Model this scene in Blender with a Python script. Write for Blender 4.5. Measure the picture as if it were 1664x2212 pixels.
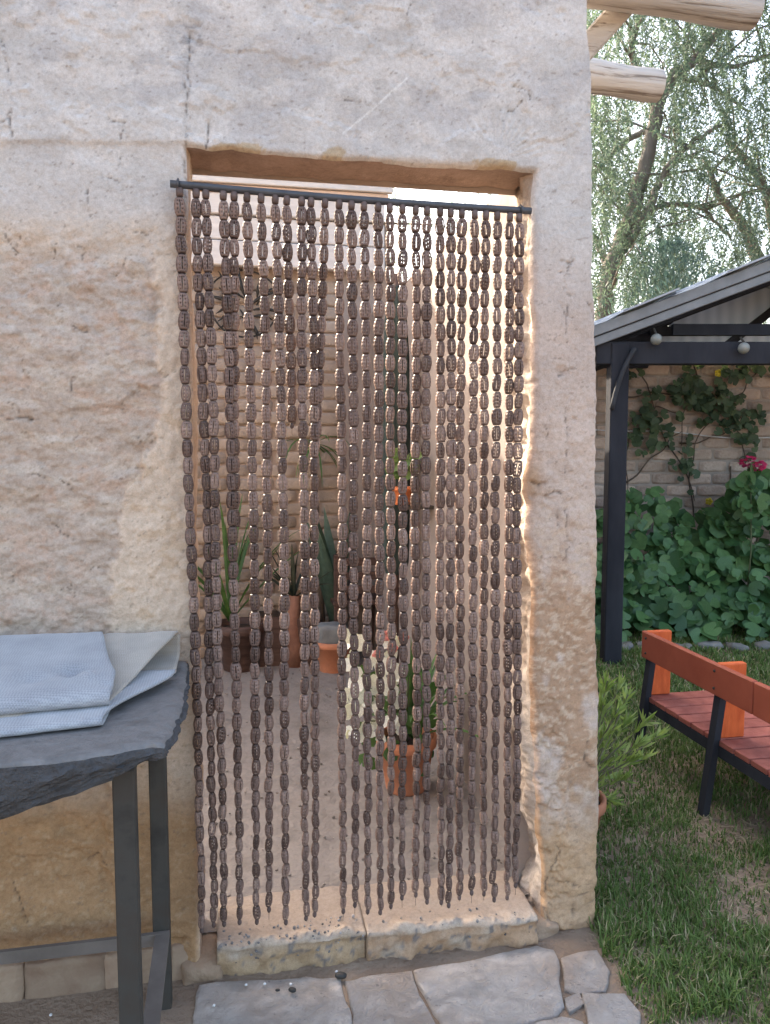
import bpy, bmesh, math, random
import numpy as np
from mathutils import Matrix, Vector

for o in list(bpy.data.objects):
    bpy.data.objects.remove(o, do_unlink=True)
scene = bpy.context.scene
COL = scene.collection
random.seed(7)
RNG = np.random.default_rng(11)
R = math.radians

# ------------------------------------------------------------------ camera, sky, sun, exposure
FPX, CAM_D, CAM_H, YAW, PITCH = 1670.0, 2.08, 1.45, R(11), R(4.8)
cd = bpy.data.cameras.new('camera')
cam = bpy.data.objects.new('camera', cd)
COL.objects.link(cam)
cam.location = (0, -CAM_D, CAM_H)
cam.rotation_euler = (math.pi / 2 - PITCH, 0, -YAW)
cd.sensor_fit = 'VERTICAL'
cd.sensor_height = 36.0
cd.sensor_width = 36.0
cd.lens = 36.0 * FPX / 2212.0
cd.clip_start = 0.05
cd.clip_end = 600
scene.camera = cam

SUN = Vector((-0.46, 0.80, 0.60)).normalized()      # direction towards the sun
SUN_EL = math.asin(SUN.z)
SUN_AZ = math.atan2(SUN.x, SUN.y)                   # clockwise from +Y
world = bpy.data.worlds.new('World')
scene.world = world
world.use_nodes = True
wn = world.node_tree.nodes
wl = world.node_tree.links
wn.clear()
wo = wn.new('ShaderNodeOutputWorld')
wb = wn.new('ShaderNodeBackground')
ws = wn.new('ShaderNodeTexSky')
ws.sky_type = 'NISHITA'
ws.sun_disc = False
ws.sun_elevation = SUN_EL
ws.sun_rotation = SUN_AZ
ws.air_density = 1.0
ws.dust_density = 5.0
ws.ozone_density = 1.0
wb.inputs['Strength'].default_value = 0.15
wl.new(ws.outputs[0], wb.inputs[0])
wl.new(wb.outputs[0], wo.inputs[0])

sd = bpy.data.lights.new('sun', 'SUN')
sd.energy = 2.8
sd.angle = R(0.55)
sd.color = (1.0, 0.93, 0.82)
so = bpy.data.objects.new('sun', sd)
COL.objects.link(so)
so.rotation_euler = (-SUN).to_track_quat('-Z', 'Y').to_euler()

scene.view_settings.view_transform = 'Standard'
scene.view_settings.look = 'None'
scene.view_settings.exposure = 2.5
scene.view_settings.use_white_balance = True          # the camera was balanced for open shade
scene.view_settings.white_balance_temperature = 7100
scene.view_settings.white_balance_tint = 10
scene.view_settings.gamma = 1.0
scene.view_settings.use_curve_mapping = False
scene.render.engine = 'CYCLES'
scene.cycles.max_bounces = 8
scene.cycles.diffuse_bounces = 5
scene.cycles.glossy_bounces = 3
scene.cycles.transmission_bounces = 5
scene.cycles.transparent_max_bounces = 8

# ------------------------------------------------------------------ picture -> place helpers (plain survey geometry)
CP = np.array([0, -CAM_D, CAM_H])
FW = np.array([math.sin(YAW) * math.cos(PITCH), math.cos(YAW) * math.cos(PITCH), -math.sin(PITCH)])
RT = np.array([math.cos(YAW), -math.sin(YAW), 0.0])
UP = np.cross(RT, FW)


def ray(px, py):
    return FW + RT * (px - 832) / FPX + UP * (1106 - py) / FPX


def wy(px, py, Y=0.0):
    d = ray(px, py)
    return CP + d * (Y - CP[1]) / d[1]


def wz(px, py, Z=0.0):
    d = ray(px, py)
    return CP + d * (Z - CP[2]) / d[2]


def wd(px, py, depth):
    return CP + ray(px, py) * depth


def proj(x, y, z):
    v = np.stack([np.asarray(x, float) - CP[0], np.asarray(y, float) - CP[1], np.asarray(z, float) - CP[2]], -1)
    dz = v @ FW
    return 832 + FPX * (v @ RT) / dz, 1106 - FPX * (v @ UP) / dz


# ------------------------------------------------------------------ noise
_perm = RNG.permutation(512).astype(np.int64)
_perm = np.concatenate([_perm, _perm, _perm])


def _h(ix, iy):
    return _perm[(_perm[ix & 511] + iy) & 511] / 511.0


def vnoise(x, y):
    x = np.asarray(x, float); y = np.asarray(y, float)
    ix = np.floor(x).astype(np.int64); iy = np.floor(y).astype(np.int64)
    fx = x - ix; fy = y - iy
    ux = fx * fx * fx * (fx * (fx * 6 - 15) + 10); uy = fy * fy * fy * (fy * (fy * 6 - 15) + 10)
    a = _h(ix, iy); b = _h(ix + 1, iy); c = _h(ix, iy + 1); d = _h(ix + 1, iy + 1)
    return (a + (b - a) * ux) + ((c + (d - c) * ux) - (a + (b - a) * ux)) * uy


def fbm(x, y, o=4, g=0.5, seed=0.0):
    s = 0; a = 1; t = 0
    for i in range(o):
        s = s + a * vnoise(x * 2 ** i + 17.3 * i + seed, y * 2 ** i + 9.1 * i + seed * 1.7)
        t += a; a *= g
    return s / t


def sstep(a, b, x):
    t = np.clip((x - a) / (b - a), 0, 1)
    return t * t * (3 - 2 * t)


def seg_dist(px, py, pts):
    best = np.full(np.shape(px), 1e9)
    for (x0, y0), (x1, y1) in zip(pts[:-1], pts[1:]):
        dx, dy = x1 - x0, y1 - y0
        t = np.clip(((px - x0) * dx + (py - y0) * dy) / (dx * dx + dy * dy + 1e-9), 0, 1)
        best = np.minimum(best, np.hypot(px - x0 - t * dx, py - y0 - t * dy))
    return best


# ------------------------------------------------------------------ objects
def props(o, label=None, cat=None, group=None, kind=None):
    if label: o['label'] = label
    if cat: o['category'] = cat
    if group: o['group'] = group
    if kind: o['kind'] = kind
    return o


def thing(name, loc, label, cat, group=None):
    o = bpy.data.objects.new(name, None)
    o.empty_display_size = 0.05
    o.location = tuple(float(c) for c in loc)
    COL.objects.link(o)
    return props(o, label, cat, group)


def attach(o, parent):
    if parent is None:
        return o
    o.parent = parent
    off = Vector((0, 0, 0)); p = parent
    if p.type == 'EMPTY':
        off = Vector(p.location)
    o.matrix_parent_inverse = Matrix.Translation(-off)
    return o


def make_mesh(name, V, F, smooth=False):
    me = bpy.data.meshes.new(name)
    V = np.asarray(V, np.float32)
    if isinstance(F, np.ndarray):
        k = F.shape[1]
        me.vertices.add(len(V)); me.vertices.foreach_set('co', V.ravel())
        me.loops.add(F.size); me.loops.foreach_set('vertex_index', F.ravel().astype(np.int32))
        me.polygons.add(len(F))
        me.polygons.foreach_set('loop_start', np.arange(0, F.size, k, dtype=np.int32))
        me.polygons.foreach_set('loop_total', np.full(len(F), k, np.int32))
        me.update(calc_edges=True)
    else:
        me.from_pydata([tuple(map(float, v)) for v in V], [], [tuple(map(int, f)) for f in F])
        me.update()
    if smooth:
        me.polygons.foreach_set('use_smooth', np.ones(len(me.polygons), bool))
    return me


def link(name, me, mat, parent=None):
    o = bpy.data.objects.new(name, me)
    if mat is not None and not me.materials:
        me.materials.append(mat)
    COL.objects.link(o)
    attach(o, parent)
    return o


class MB:
    def __init__(s):
        s.v = []; s.f = []; s.n = 0

    def add(s, V, F):
        V = np.asarray(V, float)
        s.v.append(V)
        s.f += [tuple(int(i) + s.n for i in f) for f in F]
        s.n += len(V)
        return s

    def box(s, c, size, M=None, bev=0.0):
        c = np.asarray(c, float); hx, hy, hz = [q / 2 for q in size]
        if bev > 0:
            b = bev
            V = []; idx = {}
            for sx in (-1, 1):
                for sy in (-1, 1):
                    for sz in (-1, 1):
                        for k in range(3):
                            p = [sx * hx, sy * hy, sz * hz]
                            for j in range(3):
                                if j != k:
                                    p[j] -= (sx, sy, sz)[j] * b
                            idx[(sx, sy, sz, k)] = len(V); V.append(p)
            F = []
            for k in range(3):
                a, d = (k + 1) % 3, (k + 2) % 3
                for sg in (-1, 1):
                    q = []
                    for (sa, sd_) in ((-1, -1), (1, -1), (1, 1), (-1, 1)):
                        t = [0, 0, 0]; t[k] = sg; t[a] = sa; t[d] = sd_
                        q.append(idx[(t[0], t[1], t[2], k)])
                    F.append(q if sg > 0 else q[::-1])
            for k in range(3):            # bevel strips along axis k
                a, d = (k + 1) % 3, (k + 2) % 3
                for sa in (-1, 1):
                    for sd_ in (-1, 1):
                        def I(sk, kk):
                            t = [0, 0, 0]; t[k] = sk; t[a] = sa; t[d] = sd_
                            return idx[(t[0], t[1], t[2], kk)]
                        q = [I(-1, a), I(1, a), I(1, d), I(-1, d)]
                        F.append(q if sa * sd_ < 0 else q[::-1])
            for sx in (-1, 1):
                for sy in (-1, 1):
                    for sz in (-1, 1):
                        q = [idx[(sx, sy, sz, 0)], idx[(sx, sy, sz, 1)], idx[(sx, sy, sz, 2)]]
                        F.append(q if sx * sy * sz > 0 else q[::-1])
            V = np.array(V)
        else:
            V = np.array([(sx * hx, sy * hy, sz * hz) for sx in (-1, 1) for sy in (-1, 1) for sz in (-1, 1)])
            F = [(0, 1, 3, 2), (4, 6, 7, 5), (0, 4, 5, 1), (2, 3, 7, 6), (0, 2, 6, 4), (1, 5, 7, 3)]
        if M is not None:
            V = V @ np.asarray(M, float).T
        return s.add(V + c, F)

    def bar(s, a, b, w, h, up=(0, 0, 1), bev=0.0):
        a = np.asarray(a, float); b = np.asarray(b, float)
        d = b - a; L = np.linalg.norm(d); d = d / L
        u = np.asarray(up, float); sd_ = np.cross(u, d); sd_ /= np.linalg.norm(sd_); u = np.cross(d, sd_)
        return s.box((a + b) / 2, (L, w, h), np.stack([d, sd_, u], 1), bev)

    def tube(s, pts, rad, n=8, cap=True, wob=0.0):
        pts = np.asarray(pts, float)
        if np.isscalar(rad): rad = [rad] * len(pts)
        T = np.gradient(pts, axis=0); T /= np.linalg.norm(T, axis=1)[:, None] + 1e-12
        u = np.array([0.31, 0.72, 0.62]); V = []; F = []
        for i, (p, t, r) in enumerate(zip(pts, T, rad)):
            a = u - t * np.dot(u, t)
            if np.linalg.norm(a) < 1e-4: a = np.cross(t, [1, 0, 0])
            a /= np.linalg.norm(a); b = np.cross(t, a); u = a
            for k in range(n):
                q = 2 * math.pi * k / n
                rr = r * (1 + wob * (random.random() - 0.5))
                V.append(p + rr * (a * math.cos(q) + b * math.sin(q)))
        m = len(pts)
        for i in range(m - 1):
            for k in range(n):
                F.append((i * n + k, i * n + (k + 1) % n, (i + 1) * n + (k + 1) % n, (i + 1) * n + k))
        if cap:
            F.append(tuple(range(n))[::-1]); F.append(tuple((m - 1) * n + k for k in range(n)))
        return s.add(V, F)

    def lathe(s, prof, c, n=20, M=None):
        V = []; F = []
        for r, z in prof:
            for k in range(n):
                q = 2 * math.pi * k / n
                V.append((r * math.cos(q), r * math.sin(q), z))
        for i in range(len(prof) - 1):
            for k in range(n):
                F.append((i * n + k, i * n + (k + 1) % n, (i + 1) * n + (k + 1) % n, (i + 1) * n + k))
        V = np.array(V)
        if M is not None: V = V @ np.asarray(M).T
        return s.add(V + np.asarray(c, float), F)

    def ball(s, c, r, n=10, m=7, sc=(1, 1, 1)):
        V = []; F = []
        for i in range(m + 1):
            t = math.pi * i / m
            for k in range(n):
                q = 2 * math.pi * k / n
                V.append((r * sc[0] * math.sin(t) * math.cos(q), r * sc[1] * math.sin(t) * math.sin(q), r * sc[2] * math.cos(t)))
        for i in range(m):
            for k in range(n):
                F.append((i * n + k, (i + 1) * n + k, (i + 1) * n + (k + 1) % n, i * n + (k + 1) % n))
        return s.add(np.array(V) + np.asarray(c, float), F)

    def build(s, name, mat, parent=None, smooth=False):
        return link(name, make_mesh(name, np.concatenate(s.v), s.f, smooth), mat, parent)


def scatter_mesh(base_v, base_f, P, M, S=None):
    """many copies of a small shape: P (n,3) places, M (n,3,3) axes as columns, S (n,) sizes"""
    bv = np.asarray(base_v, float); bf = np.asarray(base_f, int)
    n = len(P)
    V = np.einsum('nij,kj->nki', M, bv)
    if S is not None:
        V = V * np.asarray(S)[:, None, None]
    V = V + np.asarray(P)[:, None, :]
    F = bf[None] + (np.arange(n) * len(bv))[:, None, None]
    return V.reshape(-1, 3), F.reshape(-1, bf.shape[1])


def frames(d, roll=None):
    """rotation matrices with the x axis along d (n,3)"""
    d = d / (np.linalg.norm(d, axis=1)[:, None] + 1e-9)
    up = np.tile([0.0, 0.0, 1.0], (len(d), 1)); up[np.abs(d[:, 2]) > 0.97] = [1, 0, 0]
    s = np.cross(up, d); s /= np.linalg.norm(s, axis=1)[:, None]
    u = np.cross(d, s)
    if roll is not None:
        c, q = np.cos(roll)[:, None], np.sin(roll)[:, None]
        s, u = s * c + u * q, u * c - s * q
    return np.stack([d, s, u], 2)


# ------------------------------------------------------------------ materials
def ramp(nt, fac, stops):
    r = nt.nodes.new('ShaderNodeValToRGB')
    el = r.color_ramp.elements
    while len(el) < len(stops): el.new(0.5)
    for e, (p, c) in zip(el, stops):
        e.position = p; e.color = (c[0], c[1], c[2], 1)
    nt.links.new(fac, r.inputs[0])
    return r.outputs[0]


def noise(nt, vec, scale, detail=4, rough=0.55, dist=0.0):
    n = nt.nodes.new('ShaderNodeTexNoise')
    n.inputs['Scale'].default_value = scale; n.inputs['Detail'].default_value = detail
    n.inputs['Roughness'].default_value = rough; n.inputs['Distortion'].default_value = dist
    if vec is not None: nt.links.new(vec, n.inputs['Vector'])
    return n.outputs[0]


def mixc(nt, a, b, fac, mode='MIX'):
    m = nt.nodes.new('ShaderNodeMix'); m.data_type = 'RGBA'; m.blend_type = mode
    for s, v in ((m.inputs[6], a), (m.inputs[7], b), (m.inputs[0], fac)):
        if hasattr(v, 'node'): nt.links.new(v, s)
        elif isinstance(v, (int, float)): s.default_value = v
        else: s.default_value = (v[0], v[1], v[2], 1)
    return m.outputs[2]


def bump(nt, hgt, strength, dist, normal=None):
    b = nt.nodes.new('ShaderNodeBump')
    b.inputs['Strength'].default_value = strength; b.inputs['Distance'].default_value = dist
    nt.links.new(hgt, b.inputs['Height'])
    if normal is not None: nt.links.new(normal, b.inputs['Normal'])
    return b.outputs[0]


def new_mat(name):
    m = bpy.data.materials.new(name); m.use_nodes = True
    nt = m.node_tree
    return m, nt, nt.nodes['Principled BSDF']


def coords(nt, scale=None):
    t = nt.nodes.new('ShaderNodeTexCoord')
    v = t.outputs['Object']
    if scale is not None:
        mp = nt.nodes.new('ShaderNodeMapping'); mp.inputs['Scale'].default_value = scale
        nt.links.new(v, mp.inputs[0]); v = mp.outputs[0]
    return v


def rand_fac(nt):
    oi = nt.nodes.new('ShaderNodeObjectInfo'); ge = nt.nodes.new('ShaderNodeNewGeometry')
    a = nt.nodes.new('ShaderNodeMath'); a.operation = 'ADD'
    nt.links.new(oi.outputs['Random'], a.inputs[0]); nt.links.new(ge.outputs['Random Per Island'], a.inputs[1])
    fr = nt.nodes.new('ShaderNodeMath'); fr.operation = 'FRACT'
    nt.links.new(a.outputs[0], fr.inputs[0])
    return fr.outputs[0]


def matte(name, c0, c1, scale=8, rough=0.85, bscale=60, bstr=0.4, bdist=0.004, stretch=None, spec=0.3, vary=0.0, metallic=0.0, c2=None):
    m, nt, b = new_mat(name)
    v = coords(nt, stretch)
    n = noise(nt, v, scale, 6, 0.6)
    st = [(0.3, c0), (0.7, c1)] if c2 is None else [(0.25, c0), (0.5, c1), (0.75, c2)]
    col = ramp(nt, n, st)
    if vary:
        rf = rand_fac(nt)
        k = ramp(nt, rf, [(0, (1 - vary,) * 3), (1, (1 + vary * 0.6,) * 3)])
        col = mixc(nt, col, k, 1.0, 'MULTIPLY')
    nt.links.new(col, b.inputs['Base Color'])
    b.inputs['Roughness'].default_value = rough
    b.inputs['Specular IOR Level'].default_value = spec
    b.inputs['Metallic'].default_value = metallic
    if bstr:
        n2 = noise(nt, v, bscale, 5, 0.6)
        nt.links.new(bump(nt, n2, bstr, bdist), b.inputs['Normal'])
    return m


def leaf_mat(name, c0, c1, rough=0.5, trans=0.35, tint=(1.3, 1.25, 0.6)):
    m, nt, b = new_mat(name)
    rf = rand_fac(nt)
    col = ramp(nt, rf, [(0.0, c0), (1.0, c1)])
    n = noise(nt, coords(nt), 25, 3)
    col = mixc(nt, col, ramp(nt, n, [(0.3, (0.75,) * 3), (0.7, (1.2,) * 3)]), 1.0, 'MULTIPLY')
    nt.links.new(col, b.inputs['Base Color'])
    b.inputs['Roughness'].default_value = rough
    b.inputs['Specular IOR Level'].default_value = 0.35
    if trans > 0:
        tr = nt.nodes.new('ShaderNodeBsdfTranslucent')
        nt.links.new(mixc(nt, col, tint, 1.0, 'MULTIPLY'), tr.inputs[0])
        mx = nt.nodes.new('ShaderNodeMixShader'); mx.inputs[0].default_value = trans
        nt.links.new(b.outputs[0], mx.inputs[1]); nt.links.new(tr.outputs[0], mx.inputs[2])
        nt.links.new(mx.outputs[0], nt.nodes['Material Output'].inputs[0])
    return m


def earth_wall_mat(name):
    """plaster and earth: the large patches come from the colour attribute of the surface"""
    m, nt, b = new_mat(name)
    at = nt.nodes.new('ShaderNodeAttribute'); at.attribute_name = 'tone'
    v = coords(nt)
    n1 = noise(nt, v, 14, 6, 0.65, 0.6)
    n2 = noise(nt, v, 90, 4, 0.6)
    col = mixc(nt, at.outputs['Color'], ramp(nt, n1, [(0.28, (0.92, 0.905, 0.89)), (0.72, (1.06, 1.065, 1.07))]), 1.0, 'MULTIPLY')
    col = mixc(nt, col, ramp(nt, n2, [(0.3, (0.89, 0.875, 0.86)), (0.6, (1.06,) * 3)]), 1.0, 'MULTIPLY')
    n5 = noise(nt, v, 320, 3, 0.65)
    col = mixc(nt, col, ramp(nt, n5, [(0.34, (0.84, 0.82, 0.80)), (0.55, (1.05,) * 3)]), 0.6, 'MULTIPLY')
    # flecks of straw and grit
    sv = coords(nt, (70, 70, 260)); vo = nt.nodes.new('ShaderNodeTexVoronoi'); vo.inputs['Scale'].default_value = 0.55
    nt.links.new(sv, vo.inputs['Vector'])
    fl = ramp(nt, vo.outputs['Distance'], [(0.03, (0.7, 0.62, 0.55)), (0.10, (1, 1, 1))])
    col = mixc(nt, col, fl, 0.3, 'MULTIPLY')
    nt.links.new(col, b.inputs['Base Color'])
    b.inputs['Roughness'].default_value = 0.92
    b.inputs['Specular IOR Level'].default_value = 0.15
    n3 = noise(nt, v, 38, 7, 0.7, 0.4)
    nb = bump(nt, n3, 0.65, 0.009)
    n4 = noise(nt, v, 170, 3, 0.6)
    nb = bump(nt, n4, 0.5, 0.003, nb)
    nt.links.new(nb, b.inputs['Normal'])
    return m


def set_tone(me, rgb):
    a = me.color_attributes.new('tone', 'FLOAT_COLOR', 'POINT')
    c = np.ones((len(me.vertices), 4), np.float32); c[:, :3] = rgb
    a.data.foreach_set('color', c.ravel())


M_EARTH = earth_wall_mat('earth_plaster')
M_BEAD = None

# ================================================================== front wall with the doorway
XL0, XR0, XE0, ZL0, WT = -0.112, 0.832, 1.018, 2.205, 0.172


def poly_fn(px_pts, axis_from, axis_to):
    """px polyline on the wall face -> (ascending parameter, value) arrays"""
    w = np.array([wy(a, b) for a, b in px_pts])
    o = np.argsort(w[:, axis_from])
    return w[o, axis_from], w[o, axis_to]


_lz, _lx = poly_fn([(403, 330), (410, 600), (415, 800), (422, 1300), (428, 1700), (433, 2060)], 2, 0)
_rz, _rx = poly_fn([(1158, 372), (1152, 460), (1150, 700), (1149, 850), (1148, 960), (1137, 1020), (1134, 1060), (1143, 1090), (1140, 1150),
                    (1150, 1250), (1152, 1350), (1151, 1450), (1154, 1550), (1158, 1700), (1163, 1800), (1171, 1870), (1176, 1960)], 2, 0)
_ez, _ex = poly_fn([(1262, 0), (1272, 80), (1282, 200), (1285, 420), (1284, 600), (1293, 800), (1293, 1000), (1296, 1300), (1298, 1600), (1297, 1800), (1288, 2020)], 2, 0)
_zx, _zz = poly_fn([(405, 318), (455, 322), (500, 318), (560, 328), (640, 334), (700, 340), (735, 345), (800, 346), (900, 353), (1000, 358),
                    (1050, 362), (1095, 360), (1157, 366)], 0, 2)


def wall_height(x, z, px, py):
    """relief of the wall face in metres, towards the viewer"""
    h = 0.016 * (fbm(x * 2.2, z * 2.2, 4, 0.5, 3) - 0.5)
    h = h + 0.008 * (fbm(x * 9, z * 9, 5, 0.62, 5) - 0.5) + 0.0035 * (fbm(x * 40, z * 40, 3, 0.6, 25) - 0.5)
    # trowelled upper plaster
    up = sstep(360, 290, py)
    h = h + up * (0.003 * (fbm(x * 7, z * 20, 4, 0.55, 8) - 0.5) + 0.004 * sstep(0.5, 0.53, fbm(x * 4.5, z * 6.5, 5, 0.6, 28)))
    # the upper coat ends in a lip on the left
    lip = sstep(318 + 16 * (fbm(px / 50, py / 40, 4) - 0.5), 305, py) * sstep(425, 390, px)
    h = h + 0.006 * lip
    # worn courses of earth on the left
    worn = worn_mask(px, py)
    c = fbm(x * 2.6 + 0.5 * fbm(x * 6, z * 6, 3), z * 9.5 + 0.8 * fbm(x * 4, z * 4, 2), 4, 0.5, 12)
    h = h + worn * (0.030 * (c - 0.5) + 0.024 * (fbm(x * 9, z * 18, 5, 0.58, 2) - 0.5) + 0.011 * (fbm(x * 45, z * 60, 3, 0.6, 6) - 0.5) - 0.016)
    sc = fbm(x * 7, z * 7, 3, 0.5, 31)
    h = h + worn * 0.007 * sstep(0.5, 0.54, sc)
    bandm = (1 - worn) * sstep(440, 520, py) * sstep(445, 430, px)
    h = h + bandm * (0.014 * (fbm(x * 16, z * 14, 5, 0.6, 70) - 0.5) + 0.008 * (fbm(x * 55, z * 45, 3, 0.6, 72) - 0.5))
    # pillar: lumpy, hacked along the opening
    pil = sstep(1120, 1170, px)
    h = h + pil * sstep(650, 1000, py) * (0.022 * (fbm(x * 9, z * 7, 5, 0.62, 40) - 0.5) + 0.010 * (fbm(x * 45, z * 40, 3, 0.6, 46) - 0.5))
    hk = fbm(x * 30 + z * 14, z * 42, 3, 0.6, 44)
    hack = sstep(70, 10, np.abs(px - (1165 + (py - 1500) * 0.03))) * sstep(1450, 1550, py) * sstep(2000, 1900, py)
    h = h - hack * 0.012 * sstep(0.52, 0.75, hk)
    # the coat of the pillar stops above the footing
    h = h - 0.018 * sstep(2005 + 14 * (fbm(px / 25, py * 0, 3, 0.5, 4) - 0.5), 2018, py) * sstep(1130, 1160, px)
    h = h - 0.020 * sstep(2022 + (400 - px) * 0.10, 2032 + (400 - px) * 0.10, py) * sstep(420, 380, px)
    # fan of brush strokes over the lintel
    dx, dy = px - 1075, py - 345
    rr = np.hypot(dx, dy); an = np.arctan2(dy, dx)
    fan = sstep(115, 90, rr) * sstep(15, 40, rr) * sstep(0.1, -0.3, an) * sstep(-2.6, -2.1, an)
    h = h + fan * 0.0018 * np.sin(an * 38 + 2 * fbm(px / 30, py / 30, 2))
    for pts, w, dep in CRACKS:
        wob = 6 * (fbm(px / 9, py / 9, 3, 0.6, 9) - 0.5)
        d = seg_dist(px + wob, py + wob, pts)
        h = h - dep * sstep(w * 2.0, 0.3, d)
    for cx, cy, rad, dep in PITS:
        h = h - dep * sstep(1.0, 0.4, np.hypot(px - cx, (py - cy)) / rad + 0.5 * (fbm(px / 6, py / 6, 2) - 0.5))
    return h


def worn_mask(px, py):
    bx = np.interp(py, [300, 420, 640, 800, 900, 960, 1000, 1090, 1200, 1290, 1400], [300, 325, 335, 348, 352, 330, 300, 268, 250, 238, 232])
    bx = bx + 60 * (fbm(px / 45, py / 45, 5, 0.62, 21) - 0.5)
    return sstep(bx + 12, bx - 10, px) * sstep(470, 600, py + 60 * (fbm(px / 90, py / 90, 3) - 0.5)) * sstep(1990, 1900, py)


CRACKS = [([(408, 70), (409, 110), (404, 160), (412, 185), (405, 207), (402, 240), (400, 318)], 1.3, 0.006),
          ([(404, 205), (398, 178)], 1.8, 0.006), ([(400, 318), (399, 350), (404, 392)], 3.0, 0.010),
          ([(449, 262), (451, 290), (446, 320)], 1.8, 0.007), ([(28, 238), (24, 270), (32, 300)], 1.6, 0.005),
          ([(0, 82), (12, 105)], 1.6, 0.005), ([(15, 130), (28, 190)], 1.2, 0.004), ([(232, 240), (236, 262), (272, 268), (262, 300)], 1.2, 0.004),
          ([(190, 410), (188, 450), (196, 470)], 1.2, 0.004),
          ([(1228, 640), (1222, 700), (1226, 760)], 0.9, 0.004), ([(1222, 880), (1226, 960), (1220, 1020)], 0.9, 0.004),
          ([(1226, 568), (1240, 563), (1226, 580)], 2.2, 0.008), ([(1208, 590), (1232, 585), (1214, 632), (1240, 640)], 1.0, 0.004),
          ([(1208, 802), (1240, 798)], 1.4, 0.005), ([(1206, 812), (1224, 806)], 1.8, 0.006),
          ([(1180, 1072), (1200, 1060), (1214, 1066)], 1.6, 0.005), ([(1150, 1042), (1165, 1048), (1175, 1042)], 2.6, 0.010),
          ([(1205, 1105), (1206, 1135)], 2.0, 0.006), ([(1230, 1078), (1222, 1105), (1225, 1140)], 1.3, 0.004),
          ([(1238, 1905), (1236, 1940), (1240, 1990)], 1.4, 0.005), ([(1238, 1940), (1270, 1930)], 1.2, 0.004),
          ([(1182, 1895), (1176, 1950), (1186, 1990)], 1.8, 0.006), ([(1268, 1600), (1262, 1640), (1280, 1660)], 2.0, 0.008),
          ([(188, 1862), (214, 1850), (232, 1868)], 2.2, 0.006), ([(24, 1905), (48, 1960), (58, 1990)], 1.6, 0.006),
          ([(10, 905), (50, 900), (66, 905)], 2.0, 0.006)]
PITS = [(414, 76, 16, 0.006), (60, 905, 8, 0.008), (150, 903, 5, 0.008), (1152, 1072, 9, 0.008), (1180, 1075, 8, 0.008), (1196, 1064, 7, 0.006),
        (1212, 800, 14, 0.006), (1158, 825, 8, 0.006), (1214, 565, 7, 0.006), (690, 268, 10, 0.003), (765, 290, 14, 0.003), (470, 200, 6, 0.004), (1240, 905, 6, 0.006),
        (222, 1135, 5, 0.006), (285, 850, 8, 0.006), (260, 700, 7, 0.005), (120, 610, 9, 0.006), (1213, 1390, 6, 0.005)]


_rc = random.Random(99)
HAIR = []
for _k in range(46):
    if _k < 30: _x, _y = _rc.uniform(0, 370), _rc.uniform(330, 1340)
    elif _k < 36: _x, _y = _rc.uniform(0, 1250), _rc.uniform(20, 300)
    else: _x, _y = _rc.uniform(1165, 1285), _rc.uniform(500, 1980)
    _a = _rc.uniform(0, 6.28) if _k >= 30 else _rc.choice((0, 3.1, 1.5)) + _rc.gauss(0, 0.5)
    _p = [(_x, _y)]
    for _j in range(_rc.randint(3, 6)):
        _a += _rc.gauss(0, 0.6); _l = _rc.uniform(6, 15)
        _x += math.cos(_a) * _l; _y += math.sin(_a) * _l; _p.append((_x, _y))
    HAIR.append((_p, _rc.uniform(0.6, 1.5), 0.004))
CRACKS += HAIR


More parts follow.
